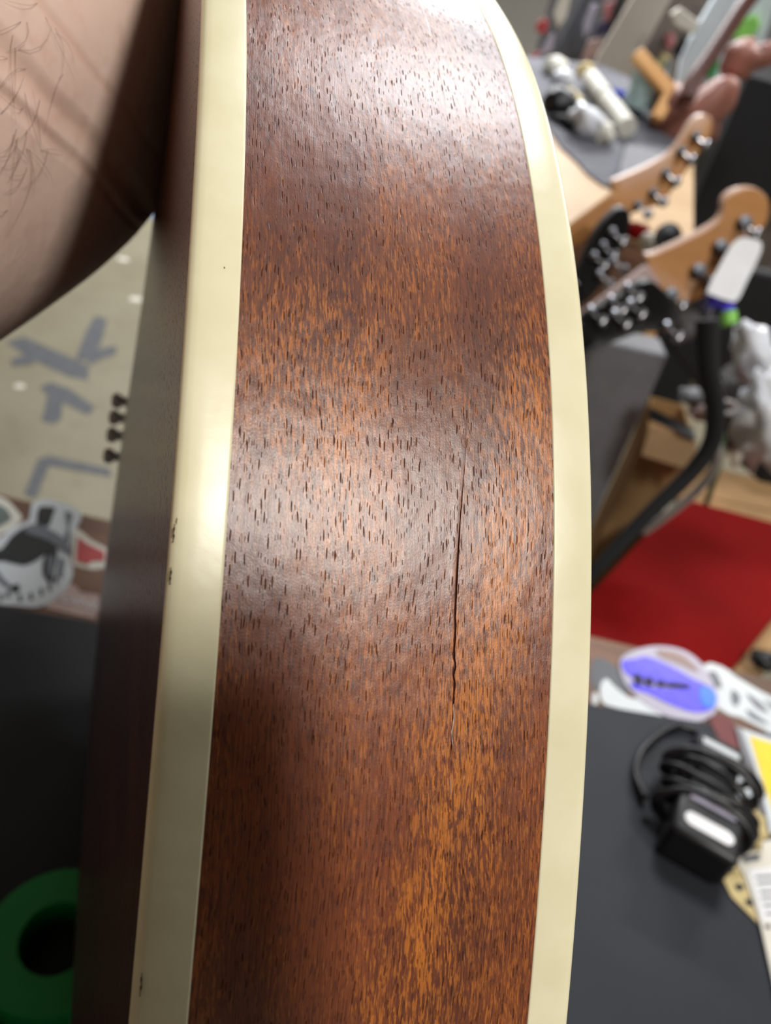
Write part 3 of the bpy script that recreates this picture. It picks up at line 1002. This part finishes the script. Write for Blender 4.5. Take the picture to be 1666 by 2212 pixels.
# stickers on the bench edge, left of the guitar
t = sheet_thing('sticker', [(72, 1086), (104, 1079), (142, 1088), (174, 1106), (172, 1128), (160, 1146), (154, 1174), (152, 1212), (158, 1236), (146, 1270), (118, 1296), (84, 1312), (40, 1310), (-40, 1292), (-40, 1188), (4, 1160), (22, 1142), (60, 1126), (66, 1108)], ZT + .0005, M_vinyl,
                'black and white die-cut sticker of a round head in a brimmed hat', 'sticker', loop=3)
sheet('ink', [(84, 1097), (100, 1095), (120, 1098), (114, 1114), (106, 1136), (92, 1134), (79, 1130)], ZT + .001, M_ink, parent=t, loop=2)
sheet('ink', [(72, 1134), (92, 1136), (112, 1146), (134, 1160), (154, 1184), (152, 1200), (128, 1184), (100, 1166), (70, 1156), (52, 1146)], ZT + .0013, M_inkgrey, parent=t, loop=2)
sheet('ink', [(104, 1202), (118, 1206), (110, 1246), (102, 1240)], ZT + .0013, M_inkgrey, parent=t, loop=2)
sheet('ink', [(140, 1106), (158, 1112), (150, 1136), (152, 1160), (146, 1186), (136, 1168), (146, 1140)], ZT + .001, M_inkgrey, parent=t, loop=2)
sheet('ink', [(22, 1162), (48, 1142), (82, 1132), (110, 1146), (150, 1180), (152, 1196), (122, 1182), (126, 1196), (100, 1196), (84, 1208), (52, 1222), (8, 1212), (-30, 1214), (-30, 1196), (4, 1186)], ZT + .001, M_ink, parent=t, loop=2)
sheet('ink', [(98, 1196), (124, 1196), (118, 1230), (112, 1260), (92, 1240)], ZT + .001, M_ink, parent=t, loop=2)
sheet('ink', [(128, 1206), (140, 1212), (136, 1236), (124, 1250)], ZT + .001, M_inkgrey, parent=t, loop=2)
sheet('ink', [(-10, 1226), (10, 1252), (36, 1276), (28, 1276), (4, 1262), (-14, 1240)], ZT + .001, M_inkgrey, parent=t, loop=2)
sheet('ink', [(22, 1268), (40, 1262), (42, 1278), (28, 1280)], ZT + .001, M_ink, parent=t, loop=2)
for k, (u_, v_) in enumerate(((2, 1290), (18, 1284), (44, 1292), (68, 1288), (90, 1278), (108, 1268), (122, 1254), (132, 1240))):
    sheet('lettering', [(u_ - 5, v_ - 6), (u_ + 3, v_ - 7), (u_ + 2, v_), (u_ + 4, v_ + 7), (u_ - 3, v_ + 8)], ZT + .001, M_ink, parent=t)
t = sheet_thing('sticker', [(-40, 1070), (12, 1079), (30, 1096), (44, 1112), (46, 1126), (20, 1144), (-40, 1170)], ZT, M_offwhite, 'grey green round sticker at the far left end of the bench edge', 'sticker', loop=2)
sheet('print', [(-40, 1088), (6, 1094), (22, 1112), (20, 1126), (-40, 1150)], ZT + .0005, plain('grey_green_print', (104, 116, 112), 0.5), parent=t, loop=2)
t = sheet_thing('sticker', [(160, 1136), (198, 1168), (232, 1186), (240, 1226), (200, 1232), (156, 1220)], ZT, M_offwhite, 'red sticker with pale border tucked beside the guitar', 'sticker')
sheet('red_print', [(168, 1160), (190, 1176), (226, 1192), (226, 1212), (198, 1212), (190, 1220), (164, 1212)], ZT + .0005, M_redsticker, parent=t)
t = sheet_thing('sticker', [(96, 1312), (130, 1282), (156, 1262), (176, 1280), (216, 1286), (206, 1338), (150, 1326)], ZT, plain('faded_print', (196, 168, 162), 0.5), 'faded pinkish sticker with pale capital letters at the mat edge', 'sticker')
la, lb_ = at(128, 1300, z=ZT), at(206, 1318, z=ZT)
ld = (lb_ - la).normalized()
text('lettering', 'OING', M_white, t, la + UP * .0007, ld, V3((-ld.y, ld.x, 0)), 0.0125, 0.0001)

# ------------------------------------------------------------------ the floor at left
for k, (q, lab) in enumerate((
    ([(12, 738), (55, 728), (84, 742), (192, 790), (190, 822), (150, 815), (60, 772)], 'longest grey duct tape strip of the crossed patch on the floor'),
    ([(163, 778), (186, 716), (206, 682), (232, 690), (222, 730), (202, 778)], 'grey duct tape strip rising steeply from the crossed patch'),
    ([(186, 764), (215, 752), (250, 747), (252, 764), (215, 778), (192, 790)], 'short grey duct tape strip pointing right from the crossed patch'),
    ([(24, 776), (60, 764), (76, 786), (28, 792)], 'smallest grey duct tape scrap at the left end of the crossed patch'),
    ([(85, 836), (110, 826), (150, 840), (206, 880), (190, 898), (140, 872), (100, 852)], 'grey duct tape strip forming the top of a T on the floor'),
    ([(104, 848), (136, 852), (133, 905), (118, 916), (90, 910)], 'grey duct tape strip forming the stem of a T on the floor'),
    ([(80, 992), (105, 984), (236, 1012), (242, 1030), (110, 1007)], 'long thin grey duct tape arm of the L shape on the floor'),
    ([(82, 992), (108, 1002), (78, 1076), (52, 1068)], 'short grey duct tape arm of the L shape on the floor'))):
    o = flatpoly(q, 0.0002 + 0.0004 * (k % 4), 0.0004).build('tape_strip', M_tape)
    tag(o, lab, 'tape', 'duct tape strips on the floor')
for (u_, v_, r_, lab) in ((266, 560, 11, 'white paint spot on the floor just below the arm'), (293, 646, 12, 'white paint spot on the floor beside the guitar edge'), (42, 834, 10, 'faint white paint spot on the floor left of the tape T')):
    c = at(u_, v_, z=0.0002)
    k_ = (c - CAM).length / FPX * r_
    tag(MB().lathe([(k_, 0), (k_ * 0.9, 0.0006), (0, 0.0008)], 14, Matrix.Translation(c)).build('paint_spot', M_offwhite), lab, 'paint spot', 'paint spots on the floor')
tag(flatpoly([(318, 470), (330, 440), (352, 415), (350, 470)], 0.0002, 0.0006).build('tape_scrap', M_bluetape), 'pale blue tape scrap on the floor between arm and guitar', 'tape')

# ------------------------------------------------------------------ beyond the bench, right of the guitar
def standslab(name, p_left, p_right, y, dep, mat, bottom=0.0, parent=None, bev=0.006):
    """an upright slab: its front top edge between two picture points at distance y, its foot at height bottom"""
    a, b = at(*p_left, y=y), at(*p_right, y=y)
    return MB().prism([a, b, V3((b.x, y, bottom)), V3((a.x, y, bottom))], (0, dep, 0)).build(name, mat, parent, bev=bev)


# big open cardboard box with a red board lying in it
t = thing('cardboard_box', 'large low cardboard box on the floor carrying the flat red board', 'box', at(1500, 1260, z=0.0))
flatpoly([(1494, 1012), (1760, 1075), (1840, 1190), (1600, 1500), (1150, 1440), (1280, 1284), (1460, 1084)], 0.44, -0.44).build('body', M_card, t, bev=0.004)
flatpoly([(1500, 1004), (1760, 1064), (1780, 1130), (1480, 1066)], 0.4402, 0.004).build('flap', M_card, t)
tag(flatpoly([(1465, 1086), (1800, 1176), (1586, 1444), (1560, 1470), (1120, 1420), (1280, 1284)], 0.4405, 0.016).build('red_board', M_red, bev=0.002), 'flat red board lying on the large cardboard box behind the bench', 'board')

# tall cardboard box with open flaps
zt = 0.60
q = [at(1402, 930, z=zt), at(1506, 962, z=zt), at(1478, 876, z=zt), at(1404, 856, z=zt)]
t = thing('cardboard_box', 'tall narrow cardboard box with open top and black tape left of the red board', 'box', V3((q[0].x, q[0].y, 0)))
MB().prism([q[0], q[1], V3((q[1].x, q[1].y, 0)), V3((q[0].x, q[0].y, 0))], (q[3] - q[0]).normalized() * 0.006).build('front_panel', M_card, t)
for a_, b_, nm in ((q[1], q[2], 'side_panel'), (q[2], q[3], 'back_panel'), (q[3], q[0], 'side_panel')):
    inn = ((q[0] + q[2]) / 2 - (a_ + b_) / 2).normalized() * 0.006
    MB().prism([a_, b_, V3((b_.x, b_.y, 0)), V3((a_.x, a_.y, 0))], inn).build(nm, M_cardin, t)
MB().prism([p * 1.0 - UP * 0.06 for p in q], -UP * 0.01).build('inner_flap', M_card, t)
fl = (q[0] - q[3]).normalized()
MB().prism([q[0], q[1], q[1] + fl * 0.05 - UP * 0.045, q[0] + fl * 0.05 - UP * 0.045], UP * 0.004).build('flap', M_card, t)
MB().prism([q[0].lerp(q[3], .28) + UP * 0.001, q[1].lerp(q[2], .10) + UP * 0.001, q[1].lerp(q[2], .38) + UP * 0.001, q[0].lerp(q[3], .62) + UP * 0.001], UP * 0.003).build('black_tape', M_black, t)

o = standslab('equipment_case', (1225, 718), (1444, 768), 1.50, 0.10, M_grey)
tag(o, 'upright grey fabric equipment case behind the tall cardboard box', 'case')
o = standslab('wooden_board', (1408, 690), (1428, 700), 1.66, 0.05, M_orange)
tag(o, 'narrow upright pale wooden board behind the grey case', 'board')
t = thing('speaker_cabinet', 'big plain black speaker cabinet standing behind the two amber headstocks', 'speaker', V3((1.1, 3.05, 0)))
standslab('body', (1616, 160), (1790, 205), 3.00, 0.10, M_blacksoft, parent=t, bev=0.01)


# ---- guitars in the rack: six-in-line amber headstocks seen from behind
def rack_guitar(label, outline, r, nut, body_mat, tuners, neck_mat, peg_mat, head_mat, edge_mat, group='guitars in the rack', dirn=None, peg_r=0.0075):
    ext = (-cR * 0.25 + cU * 0.62 + cF * 0.74).normalized() * 0.015
    nutp = at(*nut, r=r)
    d = (dirn or (-cR * 0.80 - cU * 0.585 + cF * 0.12)).normalized()
    foot = nutp + d * 0.86
    t = thing('electric_guitar', label, 'guitar', V3((foot.x, foot.y, max(0.0, foot.z - 0.2))), group)
    pts = [at(u, v, r=r) for u, v in smoothloop(outline, 3)]
    n_ = len(pts)
    hd = MB().prism(pts, ext)
    hd.mi = [0, 0] + [1] * n_
    hd.build('headstock', [head_mat, edge_mat], t, bev=0.0015)
    sd = d.cross(cF).normalized()
    up = sd.cross(d).normalized()
    R_ = Matrix((sd, d, up)).transposed()
    MB().box(nutp + d * 0.235 + ext * .5, (0.044, 0.48, 0.020), R_).build('neck', neck_mat, t, bev=0.006)
    bp = []
    for a_, w_ in ((0, .03), (.02, .10), (.07, .15), (.14, .15), (.20, .12), (.26, .13), (.34, .17), (.41, .15), (.45, .07)):
        bp.append((a_, w_))
    loop = [nutp + d * (0.47 + a_) + sd * w_ for a_, w_ in bp] + [nutp + d * (0.47 + a_) - sd * w_ for a_, w_ in bp[::-1]]
    MB().prism(loop, ext.normalized() * 0.04).build('body', body_mat, t, bev=0.006)
    for (u, v) in tuners:
        c = at(u, v, r=r - 0.012)
        M4 = Matrix.Translation(c) @ (-cF + cU * .3).to_track_quat('Z', 'Y').to_matrix().to_4x4()
        pg = MB().lathe([(peg_r, -0.010), (peg_r, 0.0), (peg_r * .8, 0.003), (0, 0.004)], 14, M4).build('tuner', peg_mat, t, smooth=True, angle=.6)
        bt = c + (cR * 0.75 - cU * 0.6).normalized() * 0.022 + cF * 0.008
        MB().tube([c + cF * .006, bt], [0.003, 0.003], 8).lathe([(0.004, -.009), (0.0075, -.006), (0.0085, 0), (0.0075, .006), (0.004, .009)], 12,
              Matrix.Translation(bt + (cR * 0.75 - cU * 0.6).normalized() * 0.004) @ (cU * .75 + cR * .6).to_track_quat('Z', 'Y').to_matrix().to_4x4()).build('button', M_nickel, pg, smooth=True, angle=.6)
    return t


rack_guitar('upper amber maple guitar headstock with dark tuners, overlapping the far repair bench', [(1323, 396), (1345, 384), (1400, 360), (1448, 332), (1474, 300), (1498, 262), (1522, 248), (1538, 258), (1536, 292), (1498, 348), (1460, 402), (1430, 440), (1390, 452), (1348, 466), (1332, 432)],
            1.36, (1338, 440), M_blackgloss, [(1380, 440), (1413, 413), (1441, 370), (1474, 322), (1505, 290)], M_maple, M_dgrey, M_maple, M_mapledge)
rack_guitar('lower amber maple guitar headstock with the white tag hanging from it', [(1397, 560), (1420, 548), (1480, 520), (1538, 490), (1562, 466), (1568, 430), (1600, 409), (1640, 410), (1662, 438), (1656, 482), (1622, 530), (1570, 588), (1520, 640), (1470, 658), (1430, 642)],
            1.16, (1412, 602), M_blackgloss, [(1452, 634), (1512, 582), (1560, 530), (1612, 478)], M_pinktan, M_dgrey, M_maple, M_mapledge, peg_r=0.011)
rack_guitar('black guitar headstock with silver tuners, left of the red object', [(1240, 620), (1262, 560), (1290, 500), (1322, 462), (1348, 448), (1364, 470), (1352, 520), (1330, 566), (1304, 610), (1268, 650)],
            1.26, (1258, 630), M_blackgloss, [(1284, 550), (1304, 528), (1324, 498), (1326, 560), (1296, 590)], M_blackgloss, M_nickel, M_blackgloss, M_black, peg_r=0.006)
rack_guitar('black guitar headstock with silver tuners, below the lower amber headstock', [(1262, 690), (1300, 662), (1345, 640), (1400, 606), (1446, 640), (1470, 690), (1440, 716), (1380, 720), (1320, 742), (1266, 760)],
            1.12, (1268, 726), M_blackgloss, [(1276, 668), (1320, 645), (1356, 618), (1328, 676), (1362, 654), (1442, 702)], M_blackgloss, M_nickel, M_blackgloss, M_black, peg_r=0.006)

# hanging tag with its cord
t = thing('hang_tag', 'white blank paper tag hanging from the lower amber headstock', 'tag', at(1590, 580, r=1.12))
tg = smoothloop([(1588, 522), (1606, 513), (1640, 520), (1646, 536), (1634, 568), (1612, 612), (1596, 645), (1580, 651), (1536, 636), (1529, 626), (1552, 580), (1574, 540)], 3)
MB().prism([at(u, v, r=1.12) for u, v in tg], cF * 0.0012).build('card', M_white, t)
MB().tube(path([at(1606, 520, r=1.12), at(1612, 500, r=1.13), at(1606, 486, r=1.14)]), 0.0009, 6).build('cord', M_greycord, t, smooth=True)
t = thing('marker_pen', 'violet marker pen with green cap end below the hanging tag', 'pen', at(1572, 690, r=1.14))
MB().tube([at(1567, 654, r=1.14), at(1573, 674, r=1.14)], [.0105, .0115], 14).build('barrel', M_purple, t, smooth=True, angle=.7)
MB().tube([at(1573, 674.3, r=1.14), at(1577, 702, r=1.14)], [.0125, .0125], 14).build('cap', M_lime, t, smooth=True, angle=.7)
tag(MB().tube([at(1538, 638, r=1.15), at(1546, 662, r=1.15)], [.0085, .0095], 12).build('tape_roll', M_purple, smooth=True, angle=.7), 'small violet tape roll tucked under the hanging tag', 'tape')
tag(MB().lump(at(1498, 686, r=1.20), (0.026, 0.02, 0.040), 2, .3).build('felt_cloth', M_grey, smooth=True), 'grey felt cloth hanging beside the lower amber headstock', 'cloth')
tag(MB().lump(at(1378, 500, r=1.45), (0.024, 0.02, 0.016), 5, .3).build('red_pad', M_red, smooth=True), 'small bright red pad between the two amber headstocks', 'pad')
tag(MB().lump(at(1404, 522, r=1.42), (0.020, 0.016, 0.016), 6, .4).build('tissue', M_offwhite, smooth=True), 'white crumpled tissue right of the red pad', 'tissue')
tag(MB().lathe([(0.021, -.012), (0.024, 0), (0.022, .012), (0, .016)], 18, Matrix.Translation(at(1442, 512, r=1.34)) @ (-cF).to_track_quat('Z', 'Y').to_matrix().to_4x4()).build('rubber_knob', M_black, smooth=True, angle=.6), 'round black rubber knob above the lower amber headstock', 'knob')
# black stand behind the headstocks, holding the guitars
t = thing('guitar_rack', 'black padded guitar rack filling the dark gap behind the headstocks', 'rack', V3((0.55, 1.75, 0)))
a_, b_ = at(1330, 540, y=1.90), at(1690, 560, y=1.90)
MB().prism([at(1262, 640, y=1.90), at(1345, 560, y=1.90), at(1440, 545, y=1.90), at(1700, 600, y=1.90), at(1700, 905, y=1.90), at(1530, 868, y=1.90), at(1440, 745, y=1.90), at(1262, 735, y=1.90)], (0, .06, 0)).build('back_pad', M_blacksoft, t, bev=.01)
for x_ in (0.46, 1.1):
    MB().box((x_, 1.94, 0.35), (0.04, 0.04, 0.7)).build('leg', M_black, t)

# cables and soft goods
hose = [(1528, 690), (1530, 790), (1545, 880), (1538, 955), (1492, 1022), (1400, 1112), (1304, 1214), (1240, 1280)]
tag(MB().tube(path([at(u, v, r=1.02 + .02 * i) for i, (u, v) in enumerate(hose)]), [0.0175 - 0.008 * i / 56 for i in range(57)], 14, flat=.7).build('cable_sleeve', M_blacksoft, smooth=True), 'thick black cable sleeve running down to the left edge of the red board', 'cable')
tag(MB().tube(path([at(u, v, r=1.10 + .05 * i) for i, (u, v) in enumerate([(1545, 930), (1548, 1000), (1508, 1058), (1448, 1108), (1390, 1150)])]), 0.0075, 8).build('grey_cable', M_greycord, smooth=True), 'thin pale grey cable beside the thick black cable sleeve', 'cable')
tag(MB().tube(path([at(u, v, r=1.10 + .06 * i) for i, (u, v) in enumerate([(1552, 900), (1560, 955), (1552, 1010), (1538, 1052), (1526, 1088)])]), 0.0055, 8).build('green_wire', M_gcord, smooth=True), 'green wire hanging down onto the large cardboard box', 'wire')
t = thing('gig_bag', 'dark soft gig bag between the two white plastic bags', 'bag', at(1610, 900, r=1.42) - UP * .12)
MB().lump(at(1612, 876, r=1.45), (0.085, 0.07, 0.085), 11, .30, 1.6).build('body', plain('charcoal_nylon', (66, 62, 58), 0.8, bump=.3, scale=200), t, smooth=True)
MB().tube(path([at(1566, 808, r=1.37), at(1580, 838, r=1.33), at(1600, 876, r=1.33), at(1622, 902, r=1.35)]), 0.008, 8, flat=.4).build('strap', M_black, t, smooth=True)
o = flatpoly([(1572, 985), (1604, 905), (1660, 940), (1740, 1000), (1740, 1062), (1640, 1040)], 0.445, 0.10).build('pedal_case', M_blacksoft, bev=.006)
tag(o, 'flat black pedal case on the large box below the white bag', 'case')
tag(MB().lump(at(1648, 792, r=1.34), (0.036, 0.030, 0.085), 21, .75, 2.6, rot=Matrix.Rotation(-0.75, 3, 'Y')).build('plastic_bag', M_bag, smooth=True), 'upper crumpled white plastic bag draped over the dark gig bag', 'bag')
tag(MB().lump(at(1660, 920, r=1.28), (0.044, 0.030, 0.085), 23, .7, 2.6, rot=Matrix.Rotation(-0.5, 3, 'Y')).build('plastic_bag', M_bag, smooth=True), 'lower crumpled white plastic bag above the flat black pedal case', 'bag')
t = thing('paper_glove', 'pale two-fingered paper shape lying left of the pedal case', 'paper', at(1580, 980, z=.45))
MB().lump(at(1566, 972, r=1.50), (0.012, 0.010, 0.034), 31, .3).build('finger', M_offwhite, t, smooth=True)
MB().lump(at(1592, 978, r=1.50), (0.012, 0.010, 0.034), 32, .3, rot=Matrix.Rotation(-.35, 3, 'Y')).build('finger', M_offwhite, t, smooth=True)
ring = [at(1566 + 26 * math.cos(a_), 880 + 13 * math.sin(a_), r=1.22) for a_ in np.linspace(0, 2 * math.pi, 24, endpoint=False)]
tag(MB().tube(ring, 0.004, 8, closed=True).build('cable_tie', M_greycord, smooth=True), 'pale grey cable tie loop beside the black cable sleeve', 'cable tie')
for k, (u, v, r_, lab) in enumerate(((1492, 856, .020, 'small silver lump in the open top of the tall cardboard box'), (1510, 890, .018, 'pale pink lump beside the black cable sleeve'))):
    tag(MB().lump(at(u, v, r=1.42), (r_, r_, r_ * .8), 40 + k, .4).build('hardware_bag', M_grey if k == 0 else M_pinktan, smooth=True), lab, 'hardware')
tag(MB().lump(at(1656, 1428, z=.475), (0.030, 0.020, 0.016), 44, .3).build('black_clamp', M_black, smooth=True), 'small black clamp at the lower right corner of the red board', 'clamp')

# ------------------------------------------------------------------ sloped repair bench down the room
TM, TZ, TY = 0.19, 0.967, 1.86


def tb(u, v, up=0.0):
    d = ray(u, v)
    k = (TZ + up - TM * TY - H) / (d.z - TM * d.y)
    return CAM + d * k


TN = V3((0, -TM, 1)).normalized()
t = thing('repair_bench', 'far repair bench with pale sloped wooden top and dark grey pad', 'workbench', V3((0.7, 2.3, 0)))
MB().prism([tb(1120, 120), tb(1300, 140), tb(1470, 215), tb(1500, 330), tb(1500, 530), tb(1470, 520), tb(1315, 470), tb(1215, 500)], -TN * 0.04).build('top', M_tan, t, bev=.004)
pf = [tb(1215, 500), tb(1315, 470), tb(1470, 520), tb(1500, 530)]
for a_, b_ in zip(pf[:-1], pf[1:]):
    MB().prism([a_ - TN * .042, b_ - TN * .042, V3((b_.x, b_.y, 0.45)), V3((a_.x, a_.y, 0.45))], (0, .03, 0)).build('front_panel', M_bench, t)
MB().prism([tb(1120, 124), tb(1170, 260), tb(1210, 320), tb(1245, 352), tb(1268, 378), tb(1300, 402), tb(1332, 413), tb(1372, 398), tb(1470, 345), tb(1500, 250), tb(1455, 214), tb(1296, 143)], TN * 0.006).build('pad', M_greymat, t)


def onb(u, v):
    return tb(u, v, 0.0065)


a_, b_ = onb(1268, 190), onb(1347, 298)
dl = (b_ - a_)
dn = dl.normalized()
sdv = TN.cross(dn)
RB = Matrix((dn, sdv, TN)).transposed()
t = thing('paper_roll', 'long white paper roll on the far grey pad', 'roll', (a_ + b_) / 2)
MB().tube([a_ + TN * .028, b_ + TN * .028], [.028, .028], 20).build('roll', M_offwhite, t, smooth=True, angle=.7)
MB().tube([a_.lerp(b_, .42) + TN * .028, a_.lerp(b_, .45) + TN * .028], [.0288, .0288], 20).build('band', M_grey, t, smooth=True, angle=.7)
tag(MB().lump(onb(1264, 290) + TN * .03, (.062, .06, .04), 51, .45, 2.0, rot=Matrix.Rotation(.5, 3, 'Y')).build('rag', M_bag, smooth=True), 'crumpled white rag on the far grey pad, left of the paper roll', 'rag')
tag(MB().lump(onb(1300, 306) + TN * .02, (.028, .03, .028), 52, .4).build('rag', M_offwhite, smooth=True), 'small pale rag between crumpled rag and paper roll', 'rag')
tag(MB().lump(onb(1248, 268) + TN * .006, (.085, .09, .014), 53, .3, 1.8).build('black_cloth', M_blacksoft, smooth=True), 'black cloth under the crumpled white rag', 'cloth')
tag(MB().tube([onb(1225, 214) + TN * .018, onb(1250, 238) + TN * .018], [.017, .017], 16).build('tape_roll', M_manila, smooth=True, angle=.7), 'pale yellow tape roll left of the long paper roll', 'tape')
o = MB().prism([onb(1330, 402), onb(1341, 352), onb(1352, 318), onb(1412, 334), onb(1440, 346), onb(1380, 380)], TN * .012).build('plastic_tray', M_grey, bev=.002)
tag(o, 'pale grey plastic tray at the front corner of the far grey pad', 'tray')
jb = onb(1376, 248)
t = thing('glass_jar', 'squat glass jar with pale liquid inside the orange wooden clamp', 'jar', jb)
MB().lathe([(0.0, 0.001), (0.050, 0.002), (0.054, 0.015), (0.054, 0.125), (0.047, 0.142), (0.047, 0.158), (0.045, 0.158), (0.045, 0.140), (0.051, 0.123), (0.051, 0.017), (0.0, 0.010)], 28, Matrix.Translation(jb)).build('glass', M_glass, t, smooth=True, angle=.8)
MB().lathe([(0.0, 0.012), (0.049, 0.019), (0.049, 0.118), (0.0, 0.119)], 28, Matrix.Translation(jb)).build('liquid', M_teal, t, smooth=True, angle=.8)
rr = (jb - CAM).dot(cF)
t = thing('wooden_clamp', 'orange wooden corner clamp leaning around the glass jar', 'clamp', onb(1425, 258))
for (p, q_) in (((1374, 116), (1456, 210)), ((1452, 196), (1416, 258))):
    A_, B_ = at(*p, r=rr - .11), at(*q_, r=rr - .11)
    dd = (B_ - A_).normalized()
    s_ = dd.cross(cF).normalized()
    MB().box((A_ + B_) / 2, (0.038, (B_ - A_).length, 0.03), Matrix((s_, dd, s_.cross(dd))).transposed()).build('rail', M_orange, t, bev=.003)
tag(MB().lathe([(.020, 0), (.021, .004), (.021, .022), (.018, .026), (0, .026)], 18, Matrix.Translation(onb(1333, 213))).build('blue_cap', M_blue, smooth=True, angle=.6), 'bright blue bottle cap beside the glass jar', 'pot')  # blue bottle cap, a short cylinder
tag(MB().lathe([(.014, 0), (.017, .03), (.0155, .03), (.0125, .003), (0, .003)], 18, Matrix.Translation(onb(1309, 202))).build('plastic_cup', M_glass, smooth=True, angle=.6), 'tiny clear plastic cup left of the blue cap', 'cup')
for k, (u, v, r_, m_, lab) in enumerate(((1196, 160, .040, M_offwhite, 'pale rounded bottle at the left end of the far pad'), (1214, 184, .036, M_bag, 'pale lilac rag right of the pale rounded bottle'), (1262, 165, .032, M_manila, 'small tan cork behind the paper roll'), (1356, 232, .028, M_black, 'black sponge in front of the glass jar'), (1205, 240, .05, M_black, 'black tool roll left of the crumpled rag'))):
    tag(MB().lump(onb(u, v) + TN * r_ * .5, (r_, r_, r_ * .8), 60 + k, .3).build(('bottle', 'rag', 'cork', 'sponge', 'tool_roll')[k], m_, smooth=True), lab, ('bottle', 'rag', 'cork', 'sponge', 'tool')[k])

# leather bag with its upright strap
t = thing('leather_bag', 'lumpy reddish tan leather bag with a long upright dark strap, top right', 'bag', onb(1500, 300))
MB().lump(at(1476, 252, r=2.25), (.105, .07, .085), 71, .30, 1.5, rot=Matrix.Rotation(.45, 3, 'Y')).build('body', M_leather, t, smooth=True)
MB().lump(at(1512, 250, r=2.20), (.058, .05, .125), 72, .25, 1.5, rot=Matrix.Rotation(.5, 3, 'Y')).build('body_flap', M_leather, t, smooth=True)
MB().lump(at(1600, 130, r=2.18), (.052, .05, .055), 73, .25, 1.8).build('pouch', M_leather, t, smooth=True)
MB().tube([at(1620, 128, r=2.2), at(1690, 108, r=2.2)], [.036, .03], 14).build('side_strap', M_leather, t, smooth=True)
MB().tube(path([at(1668, -60, r=2.12), at(1612, 6, r=2.12), at(1572, 66, r=2.12), at(1532, 126, r=2.12), at(1500, 172, r=2.12), at(1482, 214, r=2.12)]), 0.026, 16, flat=.7).build('strap', M_leatherdark, t, smooth=True)

# upright boards, stands and small stock at the back
def board(name, pix, y, dep, mat, label, cat):
    return tag(standpoly(pix, y, dep).build(name, mat, bev=.004), label, cat)


board('beige_board', [(1388, -40), (1470, -40), (1398, 92), (1344, 205), (1330, 320), (1250, 300), (1254, 205), (1298, 112)], 3.55, .05, M_beige, 'wide beige upright board leaning behind the glass jar', 'board')
board('metal_post', [(1275, -40), (1312, -40), (1272, 84), (1243, 176), (1228, 250), (1190, 240), (1192, 124), (1220, 70)], 3.40, .08, M_dgrey, 'dark grey metal post left of the beige board', 'post')
board('white_board', [(1566, -40), (1614, -40), (1566, 62), (1508, 140), (1490, 190), (1462, 190), (1474, 120), (1508, 56)], 3.30, .05, M_bluewhite, 'bluish white upright board behind the dark leather strap', 'board')
board('green_board', [(1600, -40), (1690, -40), (1650, 90), (1600, 160), (1540, 210), (1520, 190), (1536, 120), (1580, 50)], 3.45, .04, M_bluewhite, 'pale board carrying green packs right of the leather strap', 'board')
for k, (pix, m_, lab) in enumerate((
    ([(1594, 50), (1636, 30), (1644, 58), (1612, 96), (1590, 84)], M_lime, 'upper lime green pack beside the leather pouch'),
    ([(1534, 128), (1556, 118), (1552, 150), (1540, 172), (1526, 160)], M_green, 'lower green pack beside the leather strap'),
    ([(1452, 30), (1470, 16), (1512, 48), (1500, 74), (1462, 56)], M_offwhite, 'upper cream carton between beige and white boards'),
    ([(1412, 150), (1434, 114), (1450, 126), (1430, 166)], M_manila, 'lower cream carton above the orange wooden clamp'),
    ([(1436, 80), (1452, 68), (1460, 92), (1444, 112)], M_pink, 'dusty pink pack between the two cream cartons'),
    ([(1456, 106), (1478, 70), (1486, 90), (1466, 132)], M_black, 'black pack left of the bluish white board'))):
    board('carton', pix, (3.40, 3.40, 3.25, 3.835, 3.835, 3.25)[k], .05, m_, lab, 'package')
for k, (pix, m_, lab) in enumerate((
    ([(1158, 52), (1178, 38), (1186, 48), (1180, 74), (1160, 70)], M_redsticker, 'upper red packet hanging left of the grey post'),
    ([(1146, 122), (1168, 108), (1166, 130), (1150, 148)], M_redsticker, 'lower red packet hanging left of the grey post'),
    ([(1306, 10), (1330, 0), (1326, 36), (1306, 50)], M_pink, 'dusty pink cloth hanging right of the grey post'),
    ([(1290, 52), (1322, 44), (1316, 74), (1286, 80)], M_navy, 'navy cloth below the dusty pink cloth'),
    ([(1272, 90), (1300, 80), (1296, 110), (1268, 140), (1256, 130)], M_pinktan, 'brownish cloth below the navy cloth'),
    ([(1196, 30), (1216, -20), (1236, -20), (1222, 40), (1206, 62)], M_offwhite, 'pale tall packet left of the grey post'),
    ([(1180, 90), (1198, 70), (1194, 108), (1160, 128)], M_haze, 'lilac packet between the two red packets'),
    ([(1262, 50), (1280, 8), (1292, 10), (1276, 62), (1262, 84)], M_haze, 'pale lilac strip hanging on the right of the grey post'),
    ([(1326, 20), (1346, -30), (1362, -30), (1338, 40), (1318, 72)], M_black, 'narrow black strip left of the beige board'))):
    board('packet', pix, 3.30 - .008 * k, .03, m_, lab, 'packet')
t = thing('wall_rack', 'taupe grey slatted rack of stock behind the far repair bench', 'rack', V3((1.2, 3.95, 0)))
for k in range(9):
    x_ = 0.30 + k * 0.27
    MB().box((x_, 3.9, 1.05), (0.262, 0.03, 2.1)).build('panel', M_taupe if k % 3 else M_grey, t)
MB().box((1.4, 3.72, 1.02), (2.4, 0.32, 0.03)).build('shelf', M_dgrey, t)
